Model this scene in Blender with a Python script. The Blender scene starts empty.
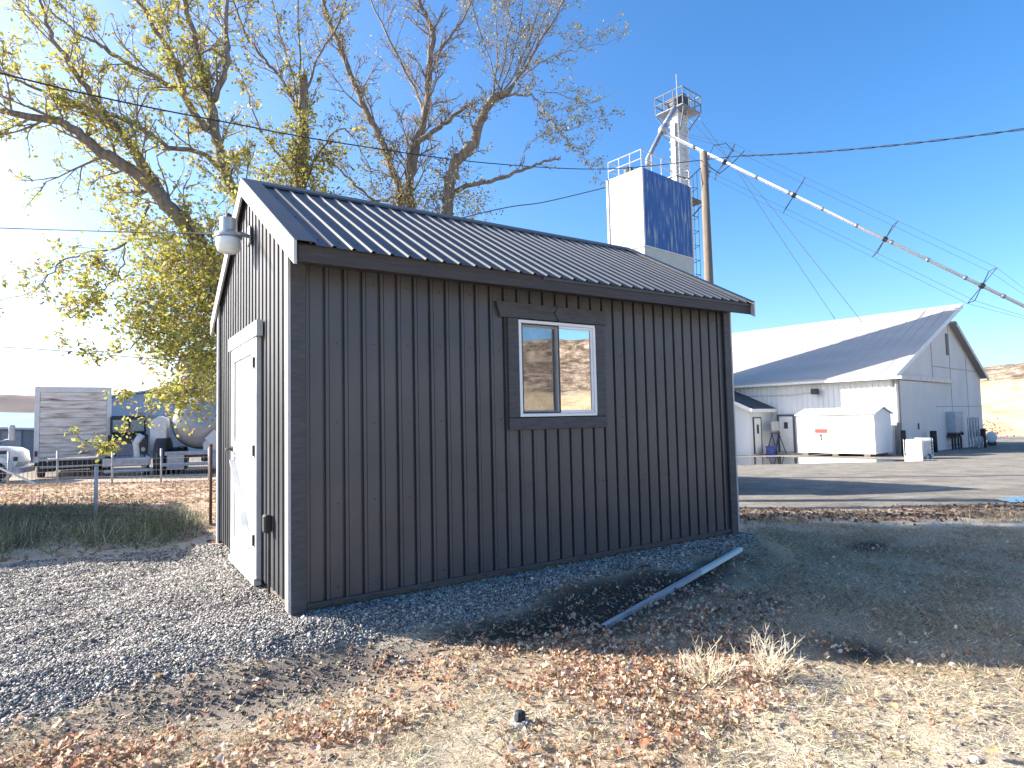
import bpy, math, random
import numpy as np
from mathutils import Vector, Matrix

random.seed(7)
rng = np.random.default_rng(7)
SC = bpy.context.scene
COL = SC.collection
R = math.radians

# ------------------------------------------------------------------ camera
F_PX, PITCH, ROLL, EYE = 625.5, R(3.328), R(1.283), 1.307
_f = np.array([0, math.cos(PITCH), math.sin(PITCH)])
_u0 = np.array([0, -math.sin(PITCH), math.cos(PITCH)])
_r0 = np.array([1.0, 0, 0])
CR = _r0 * math.cos(ROLL) - _u0 * math.sin(ROLL)
CU = _r0 * math.sin(ROLL) + _u0 * math.cos(ROLL)
CF = _f
EYEP = np.array([0, 0, EYE])
cd = bpy.data.cameras.new('camera')
cam = bpy.data.objects.new('camera', cd)
COL.objects.link(cam)
m = Matrix.Identity(4)
for i in range(3):
    m[i][0], m[i][1], m[i][2] = CR[i], CU[i], -CF[i]
m[2][3] = EYE
cam.matrix_world = m
cd.sensor_width = 36
cd.lens = F_PX / 1024 * 36
cd.clip_start = .05
cd.clip_end = 5000
SC.camera = cam


def ray(px, py):
    d = CF * F_PX + CR * (px - 512) + CU * (384 - py)
    return d / np.linalg.norm(d)


def at(px, py, Y):
    """the world point seen at a photo pixel, at forward distance Y"""
    d = ray(px, py)
    return Vector(EYEP + d * (Y / d[1]))


def proj(p):
    q = np.array(p, float) - EYEP
    w = q @ CF
    return 512 + F_PX * (q @ CR) / w, 384 - F_PX * (q @ CU) / w


def along(p, d, px, lo=0., hi=40.):
    """distance along p + s*d where the photo column is px"""
    p = np.array(p, float); d = np.array(d, float)
    f = lambda s: proj(p + d * s)[0] - px
    a, b = lo, hi
    for _ in range(50):
        c = (a + b) / 2
        if (f(a) > 0) == (f(c) > 0):
            a = c
        else:
            b = c
    return (a + b) / 2

# ------------------------------------------------------------------ ground shape
CX, CY, YAW, SL, SW = -1.585, 4.486, R(33.24), 4.872, 3.242
LV = np.array([math.cos(YAW), math.sin(YAW)])
WV = np.array([-math.sin(YAW), math.cos(YAW)])


def sstep(a, b, x):
    t = np.clip((x - a) / (b - a), 0, 1)
    return t * t * (3 - 2 * t)


def _hash(ix, iy, s):
    h = (ix.astype(np.int64) * 374761393 + iy.astype(np.int64) * 668265263 + s * 982451653) & 0x7fffffff
    h = ((h ^ (h >> 13)) * 1274126177) & 0x7fffffff
    return ((h ^ (h >> 16)) & 0xffff) / 65535.0


def vnoise(x, y, sc, s=0):
    x = np.asarray(x, float) / sc; y = np.asarray(y, float) / sc
    ix = np.floor(x); iy = np.floor(y)
    fx = x - ix; fy = y - iy
    fx = fx * fx * (3 - 2 * fx); fy = fy * fy * (3 - 2 * fy)
    a = _hash(ix, iy, s); b = _hash(ix + 1, iy, s); c = _hash(ix, iy + 1, s); d = _hash(ix + 1, iy + 1, s)
    return (a * (1 - fx) + b * fx) * (1 - fy) + (c * (1 - fx) + d * fx) * fy - .5


def shed_local(x, y):
    dx = np.asarray(x, float) - CX; dy = np.asarray(y, float) - CY
    return dx * LV[0] + dy * LV[1], dx * WV[0] + dy * WV[1]


def base_h(x, y):
    x = np.asarray(x, float); y = np.asarray(y, float)
    right = np.interp(y, [3.5, 5, 14, 26, 28, 33.6, 36, 48, 200], [-.18, -.2, -.5, -.86, -.95, -.95, -1.08, -1.3, -1.5])
    left = np.interp(y, [3.5, 6, 20, 30, 48, 200], [-.18, -.16, -.38, -.5, -.9, -1.5])
    k = sstep(-4, 4, x)
    z = left * (1 - k) + right * k
    s, t = shed_local(x, y)
    dx = np.maximum(np.maximum(-s, s - SL), 0); dy = np.maximum(np.maximum(-t, t - SW), 0)
    dd = np.hypot(dx, dy)
    pad = 1 - sstep(.15, .9, dd)
    # the driveway stays level in front of the gable door
    drive = (1 - sstep(-.2, .25, s)) * sstep(-1.1, -.1, t + .25 * np.minimum(0, s + 2) * -1) * (1 - sstep(3.0, 4.4, t)) * (1 - sstep(4, 7, -s))
    p = np.maximum(pad, drive)
    return z * (1 - p) + (-.03) * p


def ground_h(x, y):
    x = np.asarray(x, float); y = np.asarray(y, float)
    z = base_h(x, y)
    s, t = shed_local(x, y)
    out = sstep(0, .3, np.maximum(np.maximum(-s, s - SL), np.maximum(-t, t - SW)))
    near = 1 - sstep(9, 13, y)
    z = z + out * near * (.05 * vnoise(x, y, .9, 1) + .035 * vnoise(x, y, .33, 2) + .02 * vnoise(x, y, .12, 3))
    far = sstep(60, 200, np.hypot(x, y))
    return z + far * vnoise(x, y, 60, 5) * 3 - far * 1.0 + (1 - near) * .015 * vnoise(x, y, 2.2, 6) * (1 - sstep(25, 27, y))


def on_ground(px, py):
    d = ray(px, py)
    a, b = .5, 400.
    for _ in range(60):
        c = (a + b) / 2
        p = EYEP + d * c
        if p[2] > float(base_h(p[0], p[1])):
            a = c
        else:
            b = c
    p = EYEP + d * a
    return p[0], p[1]


def gz(x, y):
    return float(ground_h(np.array([x]), np.array([y]))[0])

# ------------------------------------------------------------------ materials
MATS = {}


def pm(name, c1, c2=None, scale=8., rough=.7, metal=0., bump=0., bscale=None, spec=.5, stretch=(1, 1, 1), detail=6, lo=.35, hi=.65, c3=None, coord='Object', transl=0.):
    """principled material whose colour is two (three) tones mixed by noise"""
    if name in MATS:
        return MATS[name]
    mt = bpy.data.materials.new(name); mt.use_nodes = True
    nt = mt.node_tree; N = nt.nodes; K = nt.links
    b = N['Principled BSDF']
    b.inputs['Roughness'].default_value = rough
    b.inputs['Metallic'].default_value = metal
    b.inputs['Specular IOR Level'].default_value = spec
    c2 = c2 or tuple(v * .8 for v in c1)
    tc = N.new('ShaderNodeTexCoord'); mp = N.new('ShaderNodeMapping'); mp.inputs['Scale'].default_value = stretch
    K.new(tc.outputs[coord], mp.inputs['Vector'])
    n = N.new('ShaderNodeTexNoise'); n.inputs['Scale'].default_value = scale; n.inputs['Detail'].default_value = detail
    K.new(mp.outputs[0], n.inputs['Vector'])
    r = N.new('ShaderNodeValToRGB')
    r.color_ramp.elements[0].position = lo; r.color_ramp.elements[0].color = (*c1, 1)
    r.color_ramp.elements[1].position = hi; r.color_ramp.elements[1].color = (*c2, 1)
    if c3:
        e = r.color_ramp.elements.new(min(.98, hi + .12)); e.color = (*c3, 1)
    K.new(n.outputs['Fac'], r.inputs['Fac'])
    K.new(r.outputs[0], b.inputs['Base Color'])
    if bump:
        n2 = N.new('ShaderNodeTexNoise'); n2.inputs['Scale'].default_value = bscale or scale * 4; n2.inputs['Detail'].default_value = 4
        K.new(mp.outputs[0], n2.inputs['Vector'])
        bp = N.new('ShaderNodeBump'); bp.inputs['Strength'].default_value = bump; bp.inputs['Distance'].default_value = .02
        K.new(n2.outputs['Fac'], bp.inputs['Height']); K.new(bp.outputs[0], b.inputs['Normal'])
    MATS[name] = mt
    return mt


def attr_mat(name, rough=.8, transl=0., bump=0., spec=.3):
    """colour from the per-piece attribute 'tint' (each leaf's / stone's own colour)"""
    mt = bpy.data.materials.new(name); mt.use_nodes = True
    nt = mt.node_tree; N = nt.nodes; K = nt.links
    b = N['Principled BSDF']; b.inputs['Roughness'].default_value = rough; b.inputs['Specular IOR Level'].default_value = spec
    a = N.new('ShaderNodeAttribute'); a.attribute_name = 'tint'
    K.new(a.outputs['Color'], b.inputs['Base Color'])
    if transl:
        t = N.new('ShaderNodeBsdfTranslucent'); K.new(a.outputs['Color'], t.inputs['Color'])
        mx = N.new('ShaderNodeMixShader'); mx.inputs[0].default_value = transl
        K.new(b.outputs[0], mx.inputs[1]); K.new(t.outputs[0], mx.inputs[2])
        K.new(mx.outputs[0], N['Material Output'].inputs['Surface'])
    if bump:
        tc = N.new('ShaderNodeTexCoord'); n = N.new('ShaderNodeTexNoise'); n.inputs['Scale'].default_value = 90
        K.new(tc.outputs['Object'], n.inputs['Vector'])
        bp = N.new('ShaderNodeBump'); bp.inputs['Strength'].default_value = bump; bp.inputs['Distance'].default_value = .01
        K.new(n.outputs['Fac'], bp.inputs['Height']); K.new(bp.outputs[0], b.inputs['Normal'])
    MATS[name] = mt
    return mt

# ------------------------------------------------------------------ mesh building


class MB:
    def __init__(self):
        self.v = []; self.f = []; self.mi = []

    def add(self, vs, fs, mi=0):
        o = len(self.v)
        self.v.extend([tuple(p) for p in vs])
        for f in fs:
            self.f.append(tuple(o + i for i in f)); self.mi.append(mi)
        return self

    def quad(self, a, b, c, d, mi=0):
        return self.add([a, b, c, d], [(0, 1, 2, 3)], mi)

    def box(self, x0, x1, y0, y1, z0, z1, mi=0, bev=0.):
        if bev:
            b = bev
            vs = []; fs = []
            import itertools
            # chamfered box: 24 verts
            idx = {}
            for sx, sy, sz in itertools.product((0, 1), repeat=3):
                X = (x0, x1)[sx]; Y = (y0, y1)[sy]; Z = (z0, z1)[sz]
                ix = X + (b if sx == 0 else -b); iy = Y + (b if sy == 0 else -b); iz = Z + (b if sz == 0 else -b)
                idx[(sx, sy, sz, 'x')] = len(vs); vs.append((X, iy, iz))
                idx[(sx, sy, sz, 'y')] = len(vs); vs.append((ix, Y, iz))
                idx[(sx, sy, sz, 'z')] = len(vs); vs.append((ix, iy, Z))
            for s in (0, 1):
                for ax in 'xyz':
                    o = [(0, 0), (1, 0), (1, 1), (0, 1)]
                    q = []
                    for a, c in o:
                        k = {'x': (s, a, c), 'y': (a, s, c), 'z': (a, c, s)}[ax]
                        q.append(idx[(*k, ax)])
                    fs.append(tuple(q))
            for a in (0, 1):
                for c in (0, 1):
                    fs.append((idx[(0, a, c, 'y')], idx[(1, a, c, 'y')], idx[(1, a, c, 'z')], idx[(0, a, c, 'z')]))
                    fs.append((idx[(a, 0, c, 'x')], idx[(a, 1, c, 'x')], idx[(a, 1, c, 'z')], idx[(a, 0, c, 'z')]))
                    fs.append((idx[(a, c, 0, 'x')], idx[(a, c, 1, 'x')], idx[(a, c, 1, 'y')], idx[(a, c, 0, 'y')]))
            for k in itertools.product((0, 1), repeat=3):
                fs.append((idx[(*k, 'x')], idx[(*k, 'y')], idx[(*k, 'z')]))
            return self.add(vs, fs, mi)
        vs = [(x0, y0, z0), (x1, y0, z0), (x1, y1, z0), (x0, y1, z0), (x0, y0, z1), (x1, y0, z1), (x1, y1, z1), (x0, y1, z1)]
        return self.add(vs, [(0, 3, 2, 1), (4, 5, 6, 7), (0, 1, 5, 4), (1, 2, 6, 5), (2, 3, 7, 6), (3, 0, 4, 7)], mi)

    def bar(self, a, b, w, h, mi=0, up=(0, 0, 1)):
        a = Vector(a); b = Vector(b); d = (b - a).normalized(); u = Vector(up)
        if abs(d.dot(u)) > .98:
            u = Vector((0, 1, 0))
        s = d.cross(u).normalized() * (w / 2); t = s.cross(d).normalized() * (h / 2)
        vs = []
        for p in (a, b):
            vs += [p - s - t, p + s - t, p + s + t, p - s + t]
        return self.add(vs, [(0, 1, 2, 3), (7, 6, 5, 4), (0, 4, 5, 1), (1, 5, 6, 2), (2, 6, 7, 3), (3, 7, 4, 0)], mi)

    def tube(self, pts, rad, n=8, mi=0, caps=True):
        pts = [Vector(p) for p in pts]
        if not hasattr(rad, '__len__'):
            rad = [rad] * len(pts)
        o = len(self.v); prev = None
        for i, p in enumerate(pts):
            d = (pts[min(i + 1, len(pts) - 1)] - pts[max(i - 1, 0)])
            d = d.normalized() if d.length > 1e-9 else Vector((0, 0, 1))
            if prev is None:
                u = Vector((0, 0, 1)) if abs(d.z) < .9 else Vector((1, 0, 0))
                s = d.cross(u).normalized()
            else:
                s = (prev - d * prev.dot(d)).normalized()
            prev = s
            t = d.cross(s)
            for k in range(n):
                a = 2 * math.pi * k / n
                self.v.append(tuple(p + (s * math.cos(a) + t * math.sin(a)) * rad[i]))
        for i in range(len(pts) - 1):
            for k in range(n):
                k2 = (k + 1) % n
                self.f.append((o + i * n + k, o + i * n + k2, o + (i + 1) * n + k2, o + (i + 1) * n + k)); self.mi.append(mi)
        if caps:
            self.f.append(tuple(o + k for k in range(n))[::-1]); self.mi.append(mi)
            e = o + (len(pts) - 1) * n
            self.f.append(tuple(e + k for k in range(n))); self.mi.append(mi)
        return self

    def lathe(self, prof, c, axis=(0, 0, 1), n=20, mi=0):
        """profile [(r, h)...] turned round an axis through c"""
        c = Vector(c); d = Vector(axis).normalized()
        u = Vector((0, 0, 1)) if abs(d.z) < .9 else Vector((1, 0, 0))
        s = d.cross(u).normalized(); t = d.cross(s)
        o = len(self.v)
        for r, h in prof:
            for k in range(n):
                a = 2 * math.pi * k / n
                self.v.append(tuple(c + d * h + (s * math.cos(a) + t * math.sin(a)) * r))
        for i in range(len(prof) - 1):
            for k in range(n):
                k2 = (k + 1) % n
                self.f.append((o + i * n + k, o + i * n + k2, o + (i + 1) * n + k2, o + (i + 1) * n + k)); self.mi.append(mi)
        self.f.append(tuple(o + k for k in range(n))[::-1]); self.mi.append(mi)
        e = o + (len(prof) - 1) * n
        self.f.append(tuple(e + k for k in range(n))); self.mi.append(mi)
        return self

    def prism(self, poly, d, mi=0):
        """planar polygon (3D points) swept by vector d"""
        d = Vector(d); n = len(poly)
        vs = [Vector(p) for p in poly] + [Vector(p) + d for p in poly]
        fs = [tuple(range(n))[::-1], tuple(range(n, 2 * n))]
        for i in range(n):
            j = (i + 1) % n
            fs.append((i, j, n + j, n + i))
        return self.add(vs, fs, mi)

    def build(self, name, mat, parent=None, smooth=False, loc=None):
        me = bpy.data.meshes.new(name)
        me.from_pydata(self.v, [], self.f)
        ms = mat if isinstance(mat, (list, tuple)) else [mat]
        for q in ms:
            me.materials.append(q)
        if len(ms) > 1:
            me.polygons.foreach_set('material_index', self.mi)
        if smooth:
            me.polygons.foreach_set('use_smooth', [True] * len(me.polygons))
        import bmesh
        bm = bmesh.new(); bm.from_mesh(me)
        bmesh.ops.recalc_face_normals(bm, faces=bm.faces)
        bm.to_mesh(me); bm.free()
        me.update()
        o = bpy.data.objects.new(name, me); COL.objects.link(o)
        if parent:
            o.parent = parent
        if loc is not None:
            o.location = loc
        return o


def raw_mesh(name, V, Fa, mat, nv, tint=None, parent=None, smooth=False):
    """fast mesh from numpy arrays; every face has nv corners"""
    me = bpy.data.meshes.new(name)
    V = np.ascontiguousarray(V, np.float32); Fa = np.ascontiguousarray(Fa, np.int32)
    me.vertices.add(len(V)); me.vertices.foreach_set('co', V.ravel())
    me.loops.add(Fa.size); me.loops.foreach_set('vertex_index', Fa.ravel())
    me.polygons.add(len(Fa))
    me.polygons.foreach_set('loop_start', np.arange(0, Fa.size, nv, dtype=np.int32))
    me.polygons.foreach_set('loop_total', np.full(len(Fa), nv, np.int32))
    if smooth:
        me.polygons.foreach_set('use_smooth', np.ones(len(Fa), bool))
    if tint is not None:
        a = me.attributes.new('tint', 'FLOAT_COLOR', 'POINT')
        c = np.ones((len(V), 4), np.float32); c[:, :3] = tint
        a.data.foreach_set('color', c.ravel())
    me.materials.append(mat)
    me.update(calc_edges=True); me.validate()
    o = bpy.data.objects.new(name, me); COL.objects.link(o)
    if parent:
        o.parent = parent
    return o


def rand_rot(n, tilt, lo=0.):
    """random yaw, tilt up to the given angle (radians, per-instance array or scalar)"""
    a = rng.random(n) * 2 * np.pi; b = rng.random(n) * 2 * np.pi; t = lo + rng.random(n) * (tilt - lo)
    ca, sa = np.cos(a), np.sin(a)
    Z = np.zeros(n); O = np.ones(n)
    Rz = np.stack([np.stack([ca, -sa, Z], -1), np.stack([sa, ca, Z], -1), np.stack([Z, Z, O], -1)], 1)
    ux, uy = np.cos(b), np.sin(b); c, s = np.cos(t), np.sin(t)
    Rt = np.stack([np.stack([c + ux * ux * (1 - c), ux * uy * (1 - c), uy * s], -1),
                   np.stack([ux * uy * (1 - c), c + uy * uy * (1 - c), -ux * s], -1),
                   np.stack([-uy * s, ux * s, c], -1)], 1)
    return Rt @ Rz


def scatter(name, tv, tf, P, Rm, S, mat, tint, parent=None, smooth=False):
    """many small copies of a template in ONE mesh (for stuff and for foliage)"""
    n = len(P); k = len(tv)
    V = np.einsum('nij,nkj->nki', Rm, tv[None] * S[:, None, :]) + P[:, None, :]
    Fa = (tf[None] + (np.arange(n) * k)[:, None, None]).reshape(-1, tf.shape[1])
    return raw_mesh(name, V.reshape(-1, 3), Fa, mat, tf.shape[1], np.repeat(tint, k, 0), parent, smooth)


def tag(o, label=None, cat=None, group=None, kind=None):
    for k, v in (('label', label), ('category', cat), ('group', group), ('kind', kind)):
        if v:
            o[k] = v
    return o


def thing(name, label, cat, loc=(0, 0, 0), rz=0., group=None):
    o = bpy.data.objects.new(name, None); COL.objects.link(o)
    o.empty_display_size = .3
    o.location = loc; o.rotation_euler = (0, 0, rz)
    return tag(o, label, cat, group)


def children(o):
    return [c for c in bpy.data.objects if c.parent == o]


def copy_tree(o, parent=None):
    c = o.copy(); COL.objects.link(c); c.parent = parent
    for ch in children(o):
        copy_tree(ch, c)
    return c

# palette
M_char = pm('charcoal painted metal siding', (.052, .054, .062), (.072, .073, .080), 1.6, rough=.42, spec=.5, bump=.05, bscale=2.5)
M_board = pm('charcoal painted board', (.044, .045, .050), (.068, .068, .074), 9, rough=.6, stretch=(1, 1, 5), bump=.25, bscale=30)
M_fasc = pm('dark brown fascia board', (.034, .029, .028), (.047, .041, .041), 7, rough=.6, stretch=(.4, 6, 6), bump=.25, bscale=25)
M_roof = pm('dark grey roof metal', (.040, .044, .053), (.050, .054, .063), 3, rough=.42, metal=0., bump=.05, bscale=2)
M_trim = pm('light grey rake trim', (.50, .50, .50), (.42, .42, .43), 5, rough=.4)
M_white = pm('white painted metal', (.78, .78, .76), (.70, .70, .68), 4, rough=.5)
M_vinyl = pm('white vinyl', (.80, .81, .82), (.76, .77, .78), 4, rough=.35)
M_door = pm('white painted door', (.74, .74, .73), (.60, .60, .595), 3.5, rough=.45, stretch=(1, 1, .35), c3=(.38, .37, .36), hi=.6, detail=9)
M_black = pm('black rubber', (.015, .015, .016), (.03, .03, .03), 10, rough=.7)
M_dark = pm('dark steel', (.03, .031, .035), (.055, .055, .06), 8, rough=.6)
M_galv = pm('galvanised steel', (.42, .44, .46), (.30, .32, .34), 6, rough=.42, metal=.6)
M_galvp = pm('weathered galvanised', (.55, .56, .57), (.42, .42, .42), 3, rough=.5, metal=.2)
M_wood = pm('weathered pole wood', (.20, .165, .13), (.13, .10, .08), 3, rough=.9, stretch=(6, 6, .4), bump=.4, bscale=12)
M_wire = pm('black cable', (.02, .02, .022), (.03, .03, .03), 5, rough=.6)
M_thin = pm('thin grey cable', (.12, .13, .14), (.16, .17, .18), 5, rough=.5, metal=.4)
M_conc = pm('concrete', (.36, .35, .33), (.28, .27, .25), 3, rough=.9, bump=.2)

# ------------------------------------------------------------------ world and sun
SUN_EL, SUN_AZ = R(26.7), R(-79.5)          # azimuth clockwise from +Y
w = bpy.data.worlds.new('World'); SC.world = w; w.use_nodes = True
N = w.node_tree.nodes; K = w.node_tree.links
sky = N.new('ShaderNodeTexSky'); sky.sky_type = 'NISHITA'; sky.sun_disc = False
sky.sun_elevation = SUN_EL; sky.sun_rotation = SUN_AZ
sky.altitude = 400; sky.air_density = .85; sky.dust_density = 2.5; sky.ozone_density = 2.4
bg = N['Background']; bg.inputs['Strength'].default_value = .125
hs = N.new('ShaderNodeHueSaturation'); hs.inputs['Saturation'].default_value = 1.3
K.new(sky.outputs[0], hs.inputs['Color']); K.new(hs.outputs[0], bg.inputs['Color'])
sd = bpy.data.lights.new('sun', 'SUN'); sd.energy = 5.0; sd.angle = R(.5); sd.color = (1, .94, .85)
so = bpy.data.objects.new('sun', sd); COL.objects.link(so)
sdir = Vector((math.sin(SUN_AZ) * math.cos(SUN_EL), math.cos(SUN_AZ) * math.cos(SUN_EL), math.sin(SUN_EL)))
so.rotation_euler = sdir.to_track_quat('Z', 'Y').to_euler()
so.location = (-20, 10, 30)
SC.view_settings.view_transform = 'Standard'; SC.view_settings.look = 'None'
SC.view_settings.exposure = 1.5; SC.view_settings.gamma = 1
SC.render.engine = 'CYCLES'
SC.cycles.max_bounces = 6; SC.cycles.diffuse_bounces = 3; SC.cycles.transparent_max_bounces = 12
SC.cycles.caustics_reflective = False; SC.cycles.caustics_refractive = False

# ------------------------------------------------------------------ ground regions


def poly_w(pts):
    return np.array([on_ground(*p) for p in pts])


def pmask(poly, x, y, soft):
    """soft-edged mask of a world polygon"""
    x = np.asarray(x, float); y = np.asarray(y, float)
    d2 = np.full(x.shape, 1e9); ins = np.zeros(x.shape, bool)
    n = len(poly)
    for i in range(n):
        ax, ay = poly[i]; bx, by = poly[(i + 1) % n]
        ex, ey = bx - ax, by - ay
        t = np.clip(((x - ax) * ex + (y - ay) * ey) / (ex * ex + ey * ey + 1e-12), 0, 1)
        d2 = np.minimum(d2, (x - ax - t * ex) ** 2 + (y - ay - t * ey) ** 2)
        c = ((ay > y) != (by > y)) & (x < (bx - ax) * (y - ay) / (by - ay + 1e-12) + ax)
        ins ^= c
    d = np.sqrt(d2) * np.where(ins, 1, -1)
    return sstep(-soft, soft, d)

G_DRIVE = poly_w([(-330, 600), (-150, 580), (0, 566), (120, 552), (219, 544), (292, 611), (345, 638), (300, 648), (230, 662), (170, 684), (110, 703), (40, 722), (0, 738), (-250, 830), (-500, 740)])
G_SKIRT = poly_w([(285, 600), (735, 528), (750, 541), (705, 557), (620, 577), (550, 592), (480, 612), (420, 630), (350, 641), (318, 636)])
G_DIRT = poly_w([(345, 640), (440, 652), (420, 676), (330, 694), (270, 712), (160, 735), (60, 745), (110, 705), (170, 688), (230, 664), (300, 648)])
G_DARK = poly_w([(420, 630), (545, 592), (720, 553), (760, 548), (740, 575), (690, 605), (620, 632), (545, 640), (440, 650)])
G_LEAF = poly_w([(420, 655), (560, 632), (640, 612), (700, 580), (760, 600), (800, 650), (770, 695), (735, 720), (690, 735), (610, 720), (540, 700), (480, 685), (400, 735), (330, 790), (160, 800), (220, 740), (330, 700)])
G_LEAF2 = poly_w([(-30, 800), (-20, 755), (50, 735), (120, 745), (190, 740), (160, 800)])
G_LEAF3 = poly_w([(520, 735), (600, 715), (700, 738), (700, 790), (520, 775)])
G_GREY = poly_w([(748, 534), (820, 524), (1024, 530), (1400, 545), (1400, 700), (1024, 700), (860, 695), (800, 665), (770, 640), (745, 590)])


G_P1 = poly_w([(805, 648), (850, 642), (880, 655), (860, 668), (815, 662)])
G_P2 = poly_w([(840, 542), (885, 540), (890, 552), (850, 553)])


def masks(x, y):
    wx = x + .22 * vnoise(x, y, .5, 21) + .10 * vnoise(x, y, .17, 22)
    wy = y + .22 * vnoise(x, y, .5, 23) + .10 * vnoise(x, y, .17, 24)
    gr = np.maximum(pmask(G_DRIVE, wx, wy, .12), pmask(G_SKIRT, wx, wy, .07))
    di = pmask(G_DIRT, wx, wy, .2)
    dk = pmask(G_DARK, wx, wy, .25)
    lf = np.maximum(np.maximum(pmask(G_LEAF, wx, wy, .25), pmask(G_LEAF2, wx, wy, .12)), pmask(G_LEAF3, wx, wy, .15))
    gg = pmask(G_GREY, wx, wy, .35)
    lf = np.maximum(lf, .9 * sstep(9.4, 10.0, y + .8 * vnoise(x, y, 1.5, 33)) * (1 - sstep(10.9, 11.8, y + .8 * vnoise(x, y, 1.2, 34))) * sstep(2, 3, x))
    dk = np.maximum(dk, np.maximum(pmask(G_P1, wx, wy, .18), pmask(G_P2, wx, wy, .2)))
    yard = sstep(10.2, 11.4, y + 1.6 * vnoise(x, y, 2.5, 31) + .05 * (x - 6)) * sstep(1, 2.5, x) * (1 - sstep(75, 85, np.hypot(x, y)))
    leftfar = sstep(8.5, 9.3, y) * (1 - sstep(-2, 0, x)) * (1 - sstep(20, 26, y))
    leftyard = sstep(20, 23, y) * (1 - sstep(0, 1, x)) * (1 - sstep(60, 80, y))
    return gr, di, dk, lf, gg, np.maximum(yard, leftyard), leftfar


def grid_axis(fine0, fine1, step, lo, hi, g=1.14):
    a = list(np.arange(fine0, fine1 + step / 2, step))
    s = step
    while a[-1] < hi:
        s *= g; a.append(a[-1] + s)
    s = step
    while a[0] > lo:
        s *= g; a.insert(0, a[0] - s)
    return np.array(a)

gx = grid_axis(-7, 8, .05, -900, 900); gy = grid_axis(1.6, 12, .05, -600, 1500)
GX, GY = np.meshgrid(gx, gy)
xx, yy = GX.ravel(), GY.ravel()
V = np.stack([xx, yy, ground_h(xx, yy)], -1)
nx, ny = len(gx), len(gy)
I = np.arange(nx * ny).reshape(ny, nx)
Fq = np.stack([I[:-1, :-1], I[:-1, 1:], I[1:, 1:], I[1:, :-1]], -1).reshape(-1, 4)

mt = bpy.data.materials.new('ground soil and straw'); mt.use_nodes = True
nt = mt.node_tree; N = nt.nodes; K = nt.links
B = N['Principled BSDF']; B.inputs['Roughness'].default_value = .95; B.inputs['Specular IOR Level'].default_value = .15
tc = N.new('ShaderNodeTexCoord')


def gnoise(sc, det=6, rough=.6):
    n = N.new('ShaderNodeTexNoise'); n.inputs['Scale'].default_value = sc; n.inputs['Detail'].default_value = det; n.inputs['Roughness'].default_value = rough
    K.new(tc.outputs['Object'], n.inputs['Vector']); return n.outputs['Fac']


def gramp(src, stops):
    r = N.new('ShaderNodeValToRGB')
    for i, (p, c) in enumerate(stops):
        e = r.color_ramp.elements[i] if i < 2 else r.color_ramp.elements.new(p)
        e.position = p; e.color = (*c, 1)
    K.new(src, r.inputs['Fac']); return r.outputs[0]


def gmix(fac, a, b):
    n = N.new('ShaderNodeMix'); n.data_type = 'RGBA'
    K.new(fac, n.inputs['Factor']); K.new(a, n.inputs[6]); K.new(b, n.inputs[7]); return n.outputs[2]


def gattr(nm):
    a = N.new('ShaderNodeAttribute'); a.attribute_name = nm
    s = N.new('ShaderNodeSeparateColor'); K.new(a.outputs['Color'], s.inputs[0]); return s.outputs

nf, nm_, nb = gnoise(95, 8, .82), gnoise(16, 6, .65), gnoise(1.3, 5)
straw = gramp(nf, [(.33, (.27, .205, .145)), (.48, (.58, .49, .365)), (.62, (.72, .645, .52))])
soil = gramp(nf, [(.33, (.14, .11, .09)), (.66, (.34, .285, .24))])
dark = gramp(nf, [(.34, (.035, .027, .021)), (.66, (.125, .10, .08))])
stone = gramp(nf, [(.35, (.22, .21, .20)), (.65, (.38, .365, .345))])
leafc = gramp(nf, [(.33, (.16, .10, .065)), (.5, (.44, .31, .21)), (.66, (.62, .50, .37))])
greyg = gramp(nf, [(.38, (.10, .068, .042)), (.48, (.43, .325, .21)), (.59, (.72, .575, .40))])
asph = gramp(nb, [(.3, (.11, .098, .084)), (.5, (.235, .212, .18)), (.68, (.36, .325, .27))])
asph2 = gramp(gnoise(9, 10, .85), [(.36, (.09, .08, .07)), (.5, (.22, .20, .17)), (.64, (.40, .37, .31))])
am = N.new('ShaderNodeMix'); am.data_type = 'RGBA'; am.inputs['Factor'].default_value = .45
K.new(asph, am.inputs[6]); K.new(asph2, am.inputs[7]); asph = am.outputs[2]
lleaf = gramp(nm_, [(.3, (.34, .23, .16)), (.5, (.54, .40, .29)), (.7, (.58, .48, .34))])
m1 = gattr('region_a'); m2 = gattr('region_b')
c = straw
c = gmix(m2['Green'], c, asph)
c = gmix(m2['Blue'], c, lleaf)
c = gmix(m2['Red'], c, greyg)
c = gmix(m1['Green'], c, soil)
c = gmix(m1['Blue'], c, leafc)
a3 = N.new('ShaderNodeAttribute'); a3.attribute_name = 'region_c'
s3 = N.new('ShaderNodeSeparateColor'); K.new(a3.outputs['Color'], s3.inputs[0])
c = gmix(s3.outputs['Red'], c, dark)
c = gmix(m1['Red'], c, stone)
K.new(c, B.inputs['Base Color'])
bp = N.new('ShaderNodeBump'); bp.inputs['Strength'].default_value = .9; bp.inputs['Distance'].default_value = .02
K.new(nf, bp.inputs['Height']); K.new(bp.outputs[0], B.inputs['Normal'])
ground = raw_mesh('ground', V, Fq, mt, 4, smooth=True)
gr, di, dk, lf, gg, yd, lfar = masks(xx, yy)
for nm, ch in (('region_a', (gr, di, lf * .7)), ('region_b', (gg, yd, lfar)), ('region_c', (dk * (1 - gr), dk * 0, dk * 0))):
    a = ground.data.attributes.new(nm, 'FLOAT_COLOR', 'POINT')
    cc = np.ones((len(xx), 4), np.float32)
    for i in range(3):
        cc[:, i] = ch[i]
    a.data.foreach_set('color', cc.ravel())
tag(ground, kind='structure')

# ------------------------------------------------------------------ hills


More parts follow.
